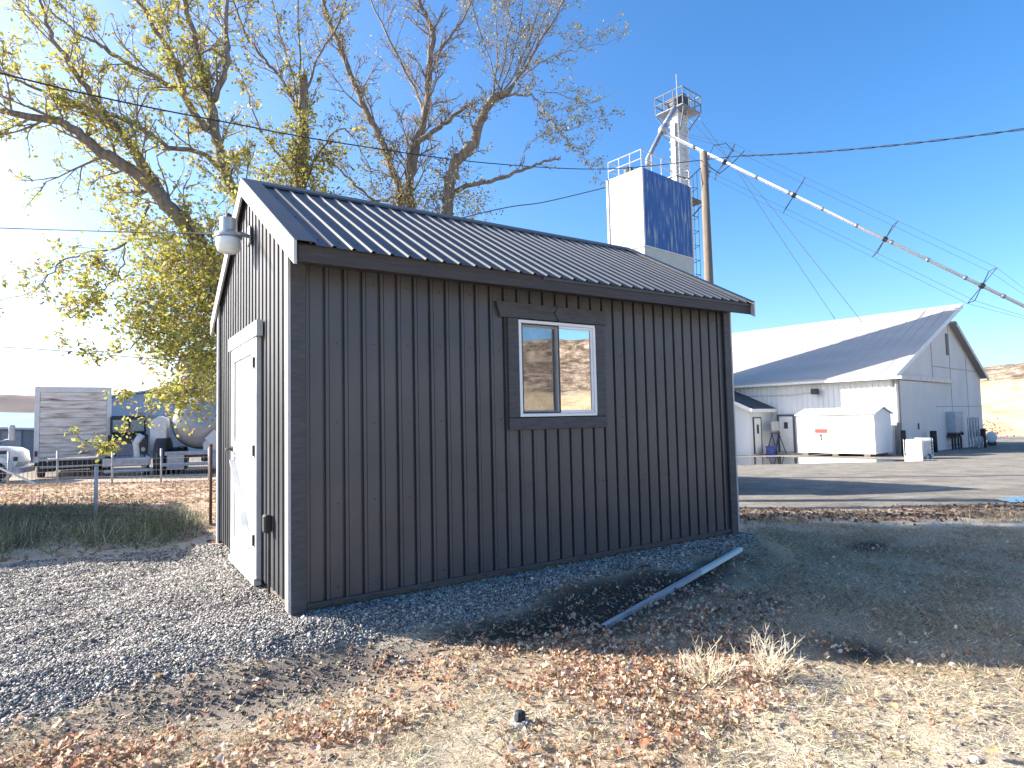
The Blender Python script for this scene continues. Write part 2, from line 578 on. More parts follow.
def polar_hill(name, a0, a1, r0, r1, crest, na, nr, mat, seed, rough=1.0, zbase=-3.):
    az = np.linspace(R(a0), R(a1), na); tr = np.linspace(0, 1, nr)
    A, T = np.meshgrid(az, tr)
    rr = r0 + (r1 - r0) * T
    X = np.sin(A) * rr; Y = np.cos(A) * rr
    cr = np.interp(np.degrees(A), [c[0] for c in crest], [c[1] for c in crest])
    prof = np.interp(T, [0, .12, .35, .52, .60, .75, 1], [0, .06, .38, .70, .93, 1, .8])
    Z = zbase + (cr - zbase) * prof
    Z = Z + rough * T * (vnoise(X, Y, 22, seed) * 3.2 + vnoise(X, Y, 7, seed + 1) * 1.3 * prof + vnoise(X, Y, 2.4, seed + 2) * .7 * (T > .45))
    V = np.stack([X.ravel(), Y.ravel(), Z.ravel()], -1)
    I = np.arange(na * nr).reshape(nr, na)
    Fq = np.stack([I[:-1, :-1], I[:-1, 1:], I[1:, 1:], I[1:, :-1]], -1).reshape(-1, 4)
    o = raw_mesh(name, V, Fq, mat, 4, smooth=False)
    return tag(o, kind='structure')

mh = bpy.data.materials.new('dry golden hillside'); mh.use_nodes = True
nt = mh.node_tree; N = nt.nodes; K = nt.links
B = N['Principled BSDF']; B.inputs['Roughness'].default_value = 1; B.inputs['Specular IOR Level'].default_value = .1
tc = N.new('ShaderNodeTexCoord')
grass = gramp(gnoise(.2, 10, .82), [(.38, (.36, .26, .15)), (.5, (.54, .43, .27)), (.7, (.60, .50, .34))])
rock = gramp(gnoise(.35, 10, .85), [(.4, (.05, .038, .03)), (.5, (.22, .165, .12)), (.6, (.48, .39, .29))])
geo = N.new('ShaderNodeNewGeometry'); sx = N.new('ShaderNodeSeparateXYZ'); K.new(geo.outputs['Position'], sx.inputs[0])
nz = N.new('ShaderNodeMath'); nz.operation = 'MULTIPLY_ADD'; K.new(gnoise(.05, 6, .7), nz.inputs[0]); nz.inputs[1].default_value = 14; K.new(sx.outputs['Z'], nz.inputs[2])
mr = N.new('ShaderNodeMapRange'); mr.inputs['From Min'].default_value = 12.6; mr.inputs['From Max'].default_value = 14.2
K.new(nz.outputs[0], mr.inputs['Value'])
K.new(gmix(mr.outputs[0], grass, rock), B.inputs['Base Color'])
polar_hill('hillside', 36.4, 150, 62, 190, [(36, 9.5), (39, 10.3), (42, 11.5), (60, 14), (85, 22), (110, 22), (130, 16), (150, 8)], 420, 90, mh, 40, .8)
mh2 = pm('hazy brown hills', (.36, .27, .22), (.25, .20, .17), .05, rough=1, spec=.1)
polar_hill('distant_hills', -75, -5, 330, 520, [(-75, 15), (-45, 24), (-38, 23.5), (-34, 22.5), (-28, 19), (-15, 14), (-5, 6)], 260, 40, mh2, 60, .8)

# ------------------------------------------------------------------ the shed


def siding(mb, org, tdir, ndir, T, ztop, zbot=.0, holes=(), period=.1437, off=.02):
    """ribbed metal siding: a profile along tdir, raised along ndir, running up to ztop(t)"""
    org = Vector(org); td = Vector(tdir); nd = Vector(ndir)
    prof = []
    t = 0.
    k = 0
    while t < T:
        for dt, d in ((0, 0), (.078, 0), (.079, -.022), (.100, -.022), (.101, .008), (.122, .008), (.124, -.004), (.128, -.004), (.131, 0)):
            if t + dt <= T:
                prof.append((t + dt, d))
        t += period
    prof.append((T, 0))
    cuts = sorted({c for h in holes for c in h[:2]})
    q = []
    for (a, da), (b, db) in zip(prof[:-1], prof[1:]):
        if b - a < 1e-6:
            continue
        st = [a] + [c for c in cuts if a + 1e-6 < c < b - 1e-6] + [b]
        for u, v in zip(st[:-1], st[1:]):
            q.append((u, da + (db - da) * (u - a) / (b - a), v, da + (db - da) * (v - a) / (b - a)))
    for u, du, v, dv in q:
        mid = (u + v) / 2
        seg = [(lambda t: zbot, ztop)]
        for h in holes:
            if h[0] < mid < h[1]:
                seg = [(lambda t: zbot, lambda t, h=h: h[2]), (lambda t, h=h: h[3], ztop)]
        for z0, z1 in seg:
            P = lambda t, d, z: org + td * t + nd * d + Vector((0, 0, z))
            mb.quad(P(u, du, z0(u)), P(v, dv, z0(v)), P(v, dv, z1(v)), P(u, du, z1(u)))
    return mb

EAVE_Z, RIDGE_Z, OE, OG = 2.565, 3.635, .29, .045


def make_shed(name, label, cat, L, W, loc, rz, front=True):
    sl = (RIDGE_Z - EAVE_Z) / (W / 2 + OE)
    t = thing(name, label, cat, loc, rz)
    ztop_g = lambda y: EAVE_Z - .03 + (min(y, W - y) + OE) * sl
    zt = ztop_g(0)
    hole = []
    if front:
        hole = [(WIN[0] - .01, WIN[1] + .01, WIN[2] - .01, WIN[3] + .01)]
    mw = siding(MB(), (0, 0, 0), (1, 0, 0), (0, -1, 0), L, lambda a: zt, .03, hole)
    if front:
        for z in (.12, .72, 1.32, 1.92, 2.38):
            for k in range(0, 34, 2):
                xs = k * .1437 + .045
                if not (WIN[0] - .16 < xs < WIN[1] + .16 and WIN[2] - .15 < z < WIN[3] + .2) and .12 < xs < L - .1:
                    mw.lathe([(.0065, -.002), (.0065, .004), (.003, .007)], (xs, 0, z + random.uniform(-.01, .01)), (0, -1, 0), 6, 1)
    mw.build('long_wall', [M_char, M_dark], t)
    siding(MB(), (0, W, 0), (1, 0, 0), (0, 1, 0), L, lambda a: zt, .03).build('long_wall', M_char, t)
    siding(MB(), (0, 0, 0), (0, 1, 0), (-1, 0, 0), W, ztop_g, .03).build('gable_wall', M_char, t)
    siding(MB(), (L, 0, 0), (0, 1, 0), (1, 0, 0), W, ztop_g, .03).build('gable_wall', M_char, t)
    # floor skids and interior lining keep it a closed room
    MB().box(.03, L - .03, .03, W - .03, -.06, .09).build('floor', M_wood, t)
    # corner boards: dark on the long walls, light metal on the gables
    for x, sx in ((0, -1), (L, 1)):
        for y, sy in ((0, -1), (W, 1)):
            xa, xb = (x - .012, x + .095) if sx < 0 else (x - .095, x + .012)
            MB().box(xa, xb, min(y + sy * .012, y + sy * .034), max(y + sy * .012, y + sy * .034), -.02, zt - .02, bev=.004).build('corner_board', M_board, t)
            ya, yb = (y - .036, y + .055) if sy < 0 else (y - .055, y + .036)
            MB().box(min(x + sx * .0125, x + sx * .034), max(x + sx * .0125, x + sx * .034), ya, yb, .0, zt - .03 + (.04), bev=.003).build('corner_trim', M_trim, t)
    # base flashing under the siding
    fl = MB()
    fl.box(.1, L - .1, -.022, -.004, .012, .038); fl.box(.1, L - .1, W + .004, W + .022, .012, .038)
    fl.build('base_flashing', M_board, t)
    # roof: two ribbed slopes
    P = .1437
    for s in (0, 1):
        mb = MB()
        Y = (lambda a: -OE + a) if s == 0 else (lambda a: W + OE - a)
        run = W / 2 + OE
        cs = 1 / math.hypot(1, sl); ns = (-sl * cs if s == 0 else sl * cs, cs)

        def RP(x, a, h):
            return (x, Y(a) + ns[0] * h, EAVE_Z + a * sl + ns[1] * h)
        x = -OG
        pr = []
        while x < L + OG:
            for dx, h in ((0, 0), (.098, 0), (.106, .014), (.126, .014), (.134, 0)):
                if x + dx < L + OG:
                    pr.append((x + dx, h))
            x += P
        pr.append((L + OG, 0))
        nseg = 6
        for (xa, ha), (xb, hb) in zip(pr[:-1], pr[1:]):
            for k in range(nseg):
                a0 = -.035 + (run + .035) * k / nseg; a1 = -.035 + (run + .035) * (k + 1) / nseg
                mb.quad(RP(xa, a0, ha), RP(xb, a0, hb), RP(xb, a1, hb), RP(xa, a1, ha))
        # deck under the sheet
        mb.quad(RP(-OG + .01, .005, -.02), RP(L + OG - .01, .005, -.02), RP(L + OG - .01, run - .01, -.02), RP(-OG + .01, run - .01, -.02))
        if front:
            for a_ in (.12, .75, 1.4, 1.8):
                x_ = -OG + .05
                while x_ < L:
                    c_ = RP(x_, a_ + random.uniform(-.012, .012), .0)
                    mb.lathe([(.007, 0), (.006, .004), (.003, .006)], c_, (0, ns[0], ns[1]), 6, 1)
                    x_ += P
        mb.build('roof_panel', [M_roof, M_dark], t)
        yo = -OE if s == 0 else W + OE
        yi = yo + (.022 if s == 0 else -.022)
        MB().box(-OG + .02, L + OG + .02, min(yo, yi), max(yo, yi), 2.432, EAVE_Z - .008, bev=.003).build('fascia', M_fasc, t)
        a, b = sorted((yi + (.002 if s == 0 else -.002), 0 if s == 0 else W))
        MB().box(.05, L - .05, a + .001, b - .03 if s == 0 else b, 2.475, 2.49).build('soffit', M_fasc, t)
        if front and s == 0:
            MB().box(L * .42, L + OG + .03, yo - .012, yo - .0025, EAVE_Z - .045, EAVE_Z - .006).build('drip_edge', M_roof, t)
        for gxp, sg in ((-OG, -1), (L + OG, 1)):
            # rake board, plumb cut at the eave tail, and the flat trim folded over the roof edge
            x0, x1 = sorted((gxp, gxp + sg * .02))
            poly = [RP(x0, -.045, .026), RP(x0, run, .026)]
            lo = .165
            y_r = W / 2
            pa = (x0, Y(-.045), RP(x0, -.045, .026)[2] - lo); pb = (x0, y_r, RP(x0, run, .026)[2] - lo)
            pc = (x0, y_r, RP(x0, run, .026)[2]); pd = (x0, Y(-.045), RP(x0, -.045, .026)[2])
            MB().prism([pa, pb, pc, pd], (x1 - x0, 0, 0)).build('rake_board', M_trim, t)
            xi, xo = sorted((gxp + sg * .018, gxp - sg * .14))
            q = [RP(xi, -.04, .0225), RP(xo, -.04, .0225), RP(xo, run, .0225), RP(xi, run, .0225)]
            q2 = [RP(xi, -.04, .0265), RP(xo, -.04, .0265), RP(xo, run, .0265), RP(xi, run, .0265)]
            mm = MB(); mm.add(q + q2, [(0, 1, 2, 3), (4, 5, 6, 7), (0, 1, 5, 4), (1, 2, 6, 5), (2, 3, 7, 6), (3, 0, 4, 7)])
            mm.build('rake_trim', M_roof, t)
    # ridge cap
    mb = MB(); d = .13
    zr = RIDGE_Z + .03
    for s in (-1, 1):
        mb.quad((-OG - .02, W / 2, zr), (L + OG + .02, W / 2, zr), (L + OG + .02, W / 2 + s * d, zr - d * sl), (-OG - .02, W / 2 + s * d, zr - d * sl))
        mb.quad((-OG - .02, W / 2 + s * d, zr - d * sl), (L + OG + .02, W / 2 + s * d, zr - d * sl), (L + OG + .02, W / 2 + s * d, zr - d * sl - .02), (-OG - .02, W / 2 + s * d, zr - d * sl - .02))
    mb.build('ridge_cap', M_roof, t)
    return t, sl


def wall_hit(px, py, which):
    """photo pixel -> (distance along, height) on the shed's long wall or gable wall"""
    d = ray(px, py)
    n = WV if which == 'long' else LV
    k = ((CX - EYEP[0]) * n[0] + (CY - EYEP[1]) * n[1]) / (d[0] * n[0] + d[1] * n[1])
    p = EYEP + d * k
    s, t = shed_local(p[0], p[1])
    return (float(s) if which == 'long' else float(t)), float(p[2])

_a = wall_hit(517.5, 319.5, 'long'); _b = wall_hit(594, 326.5, 'long'); _c = wall_hit(517.5, 416.5, 'long'); _d = wall_hit(594, 416, 'long')
WIN = ((_a[0] + _c[0]) / 2, (_b[0] + _d[0]) / 2, (_c[1] + _d[1]) / 2, (_a[1] + _b[1]) / 2)
shed, SLOPE = make_shed('shed', 'black metal-sided gable shed with a white slider window beside the gravel drive', 'shed', SL, SW, (CX, CY, 0), YAW)

# window
x0, x1, z0, z1 = WIN
wf = MB(); fw = .028


def frame(mb, x0, x1, z0, z1, y0, y1, w, wb=None):
    wb = wb or w
    mb.box(x0, x1, y0, y1, z1 - w, z1, bev=.003); mb.box(x0, x1, y0, y1, z0, z0 + wb, bev=.003)
    mb.box(x0, x0 + w, y0 + .0005, y1 - .0005, z0 + wb, z1 - w); mb.box(x1 - w, x1, y0 + .0005, y1 - .0005, z0 + wb, z1 - w)
    return mb
win = frame(wf, x0, x1, z0, z1, -.034, .06, .028).build('window', M_vinyl, shed)
xm = (x0 + x1) / 2 - .01
frame(MB(), x0 + fw + .001, xm + .02, z0 + fw + .001, z1 - fw - .001, .003, .024, .028).build('sliding_sash', M_vinyl, win)
frame(MB(), xm - .012, x1 - fw - .001, z0 + fw + .001, z1 - fw - .001, -.024, -.002, .026).build('fixed_sash', M_vinyl, win)
mg = bpy.data.materials.new('coated window glass'); mg.use_nodes = True
nt = mg.node_tree; N = nt.nodes; K = nt.links; N.remove(N['Principled BSDF'])
gl = N.new('ShaderNodeBsdfGlossy'); gl.inputs['Roughness'].default_value = .0; gl.inputs['Color'].default_value = (.95, .95, .97, 1)
tcg = N.new('ShaderNodeTexCoord'); ng = N.new('ShaderNodeTexNoise'); ng.inputs['Scale'].default_value = 2.2; K.new(tcg.outputs['Object'], ng.inputs['Vector'])
bg_ = N.new('ShaderNodeBump'); bg_.inputs['Strength'].default_value = .02; bg_.inputs['Distance'].default_value = .02; K.new(ng.outputs['Fac'], bg_.inputs['Height']); K.new(bg_.outputs[0], gl.inputs['Normal'])
tr = N.new('ShaderNodeBsdfTransparent'); tr.inputs['Color'].default_value = (.75, .78, .78, 1)
mx = N.new('ShaderNodeMixShader'); mx.inputs[0].default_value = .5
K.new(tr.outputs[0], mx.inputs[1]); K.new(gl.outputs[0], mx.inputs[2]); K.new(mx.outputs[0], N['Material Output'].inputs[0])
ms = bpy.data.materials.new('insect screen'); ms.use_nodes = True
nt = ms.node_tree; N = nt.nodes; K = nt.links
N['Principled BSDF'].inputs['Base Color'].default_value = (.10, .095, .09, 1); N['Principled BSDF'].inputs['Roughness'].default_value = .8
tcg = N.new('ShaderNodeTexCoord'); wv = N.new('ShaderNodeTexNoise'); wv.inputs['Scale'].default_value = 3; K.new(tcg.outputs['Object'], wv.inputs['Vector'])
mr = N.new('ShaderNodeMapRange'); mr.inputs['To Min'].default_value = .16; mr.inputs['To Max'].default_value = .30; K.new(wv.outputs['Fac'], mr.inputs['Value'])
tr = N.new('ShaderNodeBsdfTransparent'); mx = N.new('ShaderNodeMixShader'); K.new(mr.outputs[0], mx.inputs[0])
K.new(tr.outputs[0], mx.inputs[1]); K.new(N['Principled BSDF'].outputs[0], mx.inputs[2]); K.new(mx.outputs[0], N['Material Output'].inputs[0])
MB().box(xm - .012 + .0255, x1 - fw - .026, -.015, -.011, z0 + fw + .026, z1 - fw - .026).build('glass', mg, win)
MB().box(x0 + fw + .028, xm - .008, .011, .015, z0 + fw + .028, z1 - fw - .028).build('glass', mg, win)
MB().box(x0 + fw + .014, xm + .006, -.0285, -.0275, z0 + fw + .014, z1 - fw - .014).build('insect_screen', ms, win)
frame(MB(), x0 + fw + .002, xm + .018, z0 + fw + .002, z1 - fw - .002, -.031, -.0255, .012).build('screen_frame', M_dark, win)
# painted boards round the window
cw = .115
a = wall_hit(494, 310, 'long'); hz0 = z1 + .012
hx0 = a[0]; hx1 = x1 + cw + .03
hd = .135
hp = [(hx0 + .045, -.0125, hz0), (hx1, -.0125, hz0), (hx1, -.0125, hz0 + hd), (hx0, -.0125, hz0 + hd)]
hdr = MB().prism(hp, (0, -.024, 0)).build('header_board', M_board, shed)
xc = (x0 + x1) / 2; zc = hz0 + hd / 2
MB().prism([(xc, -.0365, zc - .075), (xc + .048, -.0365, zc), (xc, -.0365, zc + .075), (xc - .048, -.0365, zc)], (0, -.014, 0)).build('diamond_ornament', M_board, hdr)
MB().box(x0 - cw, x0 - .004, -.036, -.0125, z0 - .004, hz0 - .003, bev=.003).build('side_casing', M_board, shed)
MB().box(x1 + .004, x1 + cw, -.036, -.0125, z0 - .004, hz0 - .003, bev=.003).build('side_casing', M_board, shed)
MB().box(x0 - cw - .004, x1 + cw + .004, -.038, -.0125, z0 - .115, z0 - .008, bev=.003).build('sill_board', M_board, shed)
# gable door
t0, zb = wall_hit(262, 572, 'gable'); t1, _ = wall_hit(236.5, 560, 'gable'); _, ztp = wall_hit(250, 333, 'gable')
DT0, DT1, DZ0, DZ1 = min(t0, t1), max(t0, t1), .05, 2.06
dr = MB().box(-.04, -.0165, DT0 + .05, DT1 - .05, DZ0, DZ1, bev=.002).build('door', M_door, shed)
rw = .12
fr = MB()
fr.box(-.058, -.0405, DT0 + .05, DT1 - .05, DZ1 - rw, DZ1 - .001); fr.box(-.058, -.0405, DT0 + .05, DT1 - .05, DZ0 + .001, DZ0 + .2)
fr.box(-.058, -.0405, DT0 + .05, DT1 - .05, 1.02, 1.16)
for ya, yb in ((DT0 + .05, DT0 + .05 + rw), (DT1 - .05 - rw, DT1 - .05)):
    fr.box(-.0575, -.0405, ya, yb, DZ0 + .2005, 1.0195); fr.box(-.0575, -.0405, ya, yb, 1.1605, DZ1 - rw - .0005)
fr.build('rail', M_door, dr)
MB().bar((-.049, DT0 + .05 + rw, .26), (-.049, DT1 - .05 - rw, .98), .014, .09, 0, (1, 0, 0)).build('brace', M_door, dr)
hn = MB(); hy = DT1 - .11
hn.lathe([(.028, 0), (.028, .012), (.012, .014), (.012, .06)], (-.058, hy, 1.09), (-1, 0, 0), 12)
hn.bar((-.115, hy, 1.09), (-.125, hy - .12, 1.085), .018, .02)
hn.build('handle', M_dark, dr)
for zz in (.35, 1.1, 1.85):
    MB().lathe([(.010, 0), (.010, .09)], (-.062, DT0 + .045, zz - .045), (0, 0, 1), 8).build('hinge', M_dark, dr)
MB().box(-.052, -.0125, DT0 - .03, DT0 + .047, DZ0 - .03, DZ1 + .003).build('door_casing', M_trim, shed)
MB().box(-.052, -.0125, DT1 - .047, DT1 + .03, DZ0 - .03, DZ1 + .003).build('door_casing', M_trim, shed)
MB().box(-.066, -.0128, DT0 - .1, DT1 + .1, DZ1 + .006, DZ1 + .14, bev=.003).build('door_header', M_trim, shed)
MB().box(-.07, -.0128, DT0 - .03, DT1 + .03, DZ0 - .06, DZ0 - .004).build('threshold', M_trim, shed)
# outdoor socket box
st, sz = wall_hit(273, 523, 'gable')
MB().box(-.075, -.0125, st - .045, st + .045, sz - .07, sz + .07, bev=.012).build('socket_box', M_black, shed)
MB().tube([(-.03, st, sz - .07), (-.03, st, .0)], .011, 8).build('conduit', M_dark, shed)

# yard light on the gable
ly, lz = wall_hit(252, 233, 'gable')
yl = thing('yard_light', 'galvanised yard light with ribbed clear lens on a gable arm', 'lamp', (CX + WV[0] * ly, CY + WV[1] * ly, lz - .035), YAW); yl.scale = (1.08, 1.08, 1.08)
m_lens = pm('frosted lamp lens', (.78, .80, .80), (.66, .69, .70), 12, rough=.15, spec=.6, stretch=(1, 1, 6))
MB().box(-.03, -.0125, -.05, .05, -.08, .08, bev=.004).tube([(-.02, 0, .0), (-.08, 0, .01), (-.13, 0, .0)], .02, 10).build('arm', M_galv, yl, True)
cx_ = -.185
MB().lathe([(.045, .13), (.066, .125), (.068, .06), (.068, .02), (.09, .0), (.108, -.02), (.108, -.036), (.08, -.037)], (cx_, 0, .0), n=28).build('housing', M_galv, yl, False)
MB().lathe([(.092, -.035), (.103, -.055), (.099, -.10), (.085, -.15), (.055, -.166), (.0, -.166)], (cx_, 0, .0), n=28).build('lens', m_lens, yl, True)
MB().lathe([(.016, .13), (.024, .135), (.024, .165), (.01, .17)], (cx_, 0, 0), n=12).build('photocell', M_dark, yl)

# other sheds whose shadows fall into view (outside the frame / behind)
ridge_tip = np.array([-3.1, 6.5]); dsh = np.array([-math.sin(SUN_AZ), -math.cos(SUN_AZ)]) / math.tan(SUN_EL)
r1 = ridge_tip - dsh * 3.75
# ridge runs along WV; local x axis = WV
rz2 = math.atan2(WV[1], WV[0])
perp = np.array([-WV[1], WV[0]])
o2 = r1 - perp * 1.62
s2, _ = make_shed('shed', 'charcoal metal shed standing across the gravel drive from the black shed', 'shed', 6.4, SW, (o2[0], o2[1], -.12), rz2, False)
tip2 = np.array([11.5, 14.4]); r2 = tip2 - dsh * 4.05
o3 = r2 - perp * 1.62
s3_, _ = make_shed('shed', 'long charcoal metal shed hidden behind the black shed with the window', 'shed', 9.0, SW, (o3[0], o3[1], -.50), rz2, False)

# ================================================================== ground cover (stuff)


def cand(n, x0, x1, y0, y1, m=70):
    """random ground points that the view (with a margin) can see"""
    x = rng.uniform(x0, x1, n); y = rng.uniform(y0, y1, n)
    z = ground_h(x, y)
    q = np.stack([x, y, z], -1) - EYEP
    d = q @ CF
    u = 512 + F_PX * (q @ CR) / np.maximum(d, .1); v = 384 - F_PX * (q @ CU) / np.maximum(d, .1)
    s, t = shed_local(x, y)
    ins = (s > .02) & (s < SL - .02) & (t > .02) & (t < SW)
    k = (d > .5) & (u > -160) & (u < 1184) & (v < 860) & ~ins
    return x[k], y[k], z[k]


def pick(w_, arrs):
    k = rng.random(len(w_)) < w_
    return [a[k] for a in arrs]

ph = (1 + 5 ** .5) / 2
ico = np.array([(-1, ph, 0), (1, ph, 0), (-1, -ph, 0), (1, -ph, 0), (0, -1, ph), (0, 1, ph), (0, -1, -ph), (0, 1, -ph), (ph, 0, -1), (ph, 0, 1), (-ph, 0, -1), (-ph, 0, 1)]) / 1.9
icof = np.array([(0, 11, 5), (0, 5, 1), (0, 1, 7), (0, 7, 10), (0, 10, 11), (1, 5, 9), (5, 11, 4), (11, 10, 2), (10, 7, 6), (7, 1, 8), (3, 9, 4), (3, 4, 2), (3, 2, 6), (3, 6, 8), (3, 8, 9), (4, 9, 5), (2, 4, 11), (6, 2, 10), (8, 6, 7), (9, 8, 1)])
# crushed stone: a wedge-like block of six distorted corners
octv = np.array([(1, .1, 0), (-1, -.1, 0), (.1, 1, .2), (-.1, -1, .1), (.2, 0, .85), (-.2, .1, -.85)], float)
octf = np.array([(0, 2, 4), (2, 1, 4), (1, 3, 4), (3, 0, 4), (2, 0, 5), (1, 2, 5), (3, 1, 5), (0, 3, 5)])


def stones(name, x, y, z, size, tint, sink=.3):
    n = len(x)
    Rm = rand_rot(n, 3.1)
    S = size[:, None] * rng.uniform(.7, 1.35, (n, 3))
    tv = octv[None] + rng.uniform(-.38, .38, (n, 6, 3))
    Vv = np.einsum('nij,nkj->nki', Rm, tv * S[:, None, :])
    Vv[:, :, 2] *= .85
    Vv += np.stack([x, y, z + size * sink], -1)[:, None, :]
    Fa = (octf[None] + (np.arange(n) * 6)[:, None, None]).reshape(-1, 3)
    return raw_mesh(name, Vv.reshape(-1, 3), Fa, MATS['stone piece'], 3, np.repeat(tint, 6, 0))

attr_mat('stone piece', .85, bump=.3); attr_mat('leaf piece', .7, .38); attr_mat('straw piece', .8, .25); attr_mat('weed piece', .7, .3)


def tones(n, cols, var=.18):
    c = np.array(cols, float)[rng.integers(0, len(cols), n)]
    return np.clip(c * (1 + rng.normal(0, var, (n, 1))) * (1 + rng.normal(0, var * .25, (n, 3))), .01, .9)

X, Y, Z = cand(1500000, -8, 3.6, 2.2, 8.6)
gr, di, dk, lf, gg, yd, lfar = masks(X, Y)
dist = np.hypot(X, Y)
wg = np.clip(gr * 1.0 + .015 * (di > .3), 0, 1) * np.clip(1.3 - dist / 11, .35, 1) * .62
x, y, z = pick(wg, (X, Y, Z)); n = len(x)
sz = rng.uniform(.004, .0098, n) * (1 + .7 * (rng.random(n) < .06)) * np.clip(.75 + np.hypot(x, y) / 16, 1, 1.4)
o = stones('gravel', x, y, z, sz, tones(n, [(.37, .34, .30), (.26, .24, .215), (.43, .395, .35), (.15, .138, .125), (.55, .51, .455), (.10, .092, .085)]))
tag(o, kind='stuff')
# crumbs of soil and pebbles over the bare dirt and the straw
X, Y, Z = cand(90000, -5, 6, 1.6, 7)
gr, di, dk, lf, gg, yd, lfar = masks(X, Y)
x, y, z = pick(np.clip(di * .9 + .5 * dk + .06 * (1 - gr) * (1 - gg), 0, 1) * .8, (X, Y, Z)); n = len(x)
o = stones('soil_crumbs', x, y, z, rng.uniform(.004, .013, n), tones(n, [(.19, .16, .13), (.13, .11, .09), (.25, .22, .18)]))
tag(o, kind='stuff')

# fallen leaves
a = np.arange(10) * 2 * np.pi / 10
rr = np.array([1, .78, .92, .7, .85, .62, .8, .72, .95, .75])
lv = np.concatenate([[[0, 0, .0]], np.stack([rr * np.cos(a), rr * np.sin(a) * .85, .38 * (rr * np.sin(a)) ** 2 + .16 * np.cos(a * 2) + .12 * np.sin(a * 3)], -1)])
lfc = np.array([(0, i, i % 10 + 1) for i in range(1, 11)])
X, Y, Z = cand(520000, -5, 7, 1.6, 7.5)
gr, di, dk, lf, gg, yd, lfar = masks(X, Y)
clump = sstep(-.18, .22, vnoise(X, Y, .35, 51) + .5 * vnoise(X, Y, .12, 52))
wl = np.clip(lf * (.25 + clump) * .34 + .010 + .03 * dk + .012 * gg * clump + .03 * clump * (1 - gg) - .05 * gr, 0, 1)
x, y, z = pick(wl * .8, (X, Y, Z)); n = len(x)
s_ = rng.uniform(.006, .020, n) + .012 * (rng.random(n) < .22)
S = np.stack([s_, s_ * rng.uniform(.5, 1, n), s_ * rng.uniform(.8, 3.2, n)], -1)
LEAFT = [(.52, .33, .21), (.60, .44, .31), (.68, .55, .42), (.46, .23, .13), (.72, .63, .52), (.56, .38, .26), (.30, .18, .12), (.64, .50, .33)]
o = scatter('fallen_leaves', lv, lfc, np.stack([x, y, z + .006 + rng.random(n) * .03], -1), rand_rot(n, 1.1), S, MATS['leaf piece'], tones(n, LEAFT))
tag(o, kind='stuff')

X, Y, Z = cand(60000, 2.5, 18, 9, 12)
gr, di, dk, lf, gg, yd, lfar = masks(X, Y)
x, y, z = pick(lf * .16, (X, Y, Z)); n = len(x)
s_ = rng.uniform(.015, .045, n)
o = scatter('verge_leaves', lv, lfc, np.stack([x, y, z + .01], -1), rand_rot(n, 1.0), np.stack([s_, s_, s_ * 1.6], -1), MATS['leaf piece'], tones(n, [(.16, .10, .07), (.24, .15, .10), (.12, .08, .06), (.36, .25, .17)]))
tag(o, kind='stuff')

# grass: short blades, straw lying flat in the sun and grey-green in the shade
bv = np.array([(-.5, 0, 0), (.5, 0, 0), (-.38, .05, .5), (.38, .05, .5), (0, .22, 1.0)], float)
bf = np.array([(0, 1, 3), (0, 3, 2), (2, 3, 4)])


def blades(name, x, y, z, h, wd, tilt, tint, mat, lo=0.):
    n = len(x)
    o = scatter(name, bv, bf, np.stack([x, y, z - .004], -1), rand_rot(n, tilt, lo), np.stack([wd, h, h], -1), MATS[mat], tint)
    return tag(o, kind='stuff')

X, Y, Z = cand(1300000, -4.5, 6.5, 1.5, 5.2)
gr, di, dk, lf, gg, yd, lfar = masks(X, Y)
ws = np.clip(1 - gr * 1.3 - di * .92 - dk * .95 - lf * .55 - gg * .9, .0, 1) * (.35 + .65 * sstep(-.2, .2, vnoise(X, Y, .3, 61)))
ws *= np.clip(1.6 - np.hypot(X, Y) / 5, .3, 1)
x, y, z = pick(ws * .42, (X, Y, Z)); n = len(x)
blades('dry_straw', x, y, z, rng.uniform(.025, .10, n), rng.uniform(.002, .0042, n), np.full(n, 1.56), tones(n, [(.68, .59, .44), (.58, .49, .35), (.74, .67, .53), (.46, .37, .25), (.52, .47, .30)]), 'straw piece', 1.05)
X, Y, Z = cand(950000, 1, 11, 2.6, 10.5)
gr, di, dk, lf, gg, yd, lfar = masks(X, Y)
tuft = sstep(-.25, .2, vnoise(X, Y, .45, 71) + .5 * vnoise(X, Y, .15, 72))
wq = np.clip(gg - gr - .9 * dk - yd, 0, 1) * (.2 + .8 * tuft) * (.5 + .5 * sstep(-.2, .1, vnoise(X, Y, 1.6, 77)))
x, y, z = pick(wq * .8, (X, Y, Z)); n = len(x)
blades('grass', x, y, z, rng.uniform(.02, .075, n) * (1 + .6 * (rng.random(n) < .03)), rng.uniform(.002, .005, n), np.full(n, 1.56), tones(n, [(.56, .44, .29), (.70, .57, .39), (.46, .38, .24), (.70, .62, .46), (.40, .31, .21), (.22, .165, .115), (.18, .15, .09)]), 'straw piece', .75)
# pale strip of tall dry grass along the yard edge
X, Y, Z = cand(50000, 3, 16, 9.0, 11.6)
gr, di, dk, lf, gg, yd, lfar = masks(X, Y)
x, y, z = pick((1 - yd) * .5 * sstep(-.15, .2, vnoise(X, Y, .8, 75)), (X, Y, Z)); n = len(x)
blades('verge_grass', x, y, z, rng.uniform(.04, .15, n), rng.uniform(.004, .008, n), np.full(n, 1.2), tones(n, [(.48, .40, .26), (.40, .32, .20), (.30, .24, .16)]), 'straw piece')
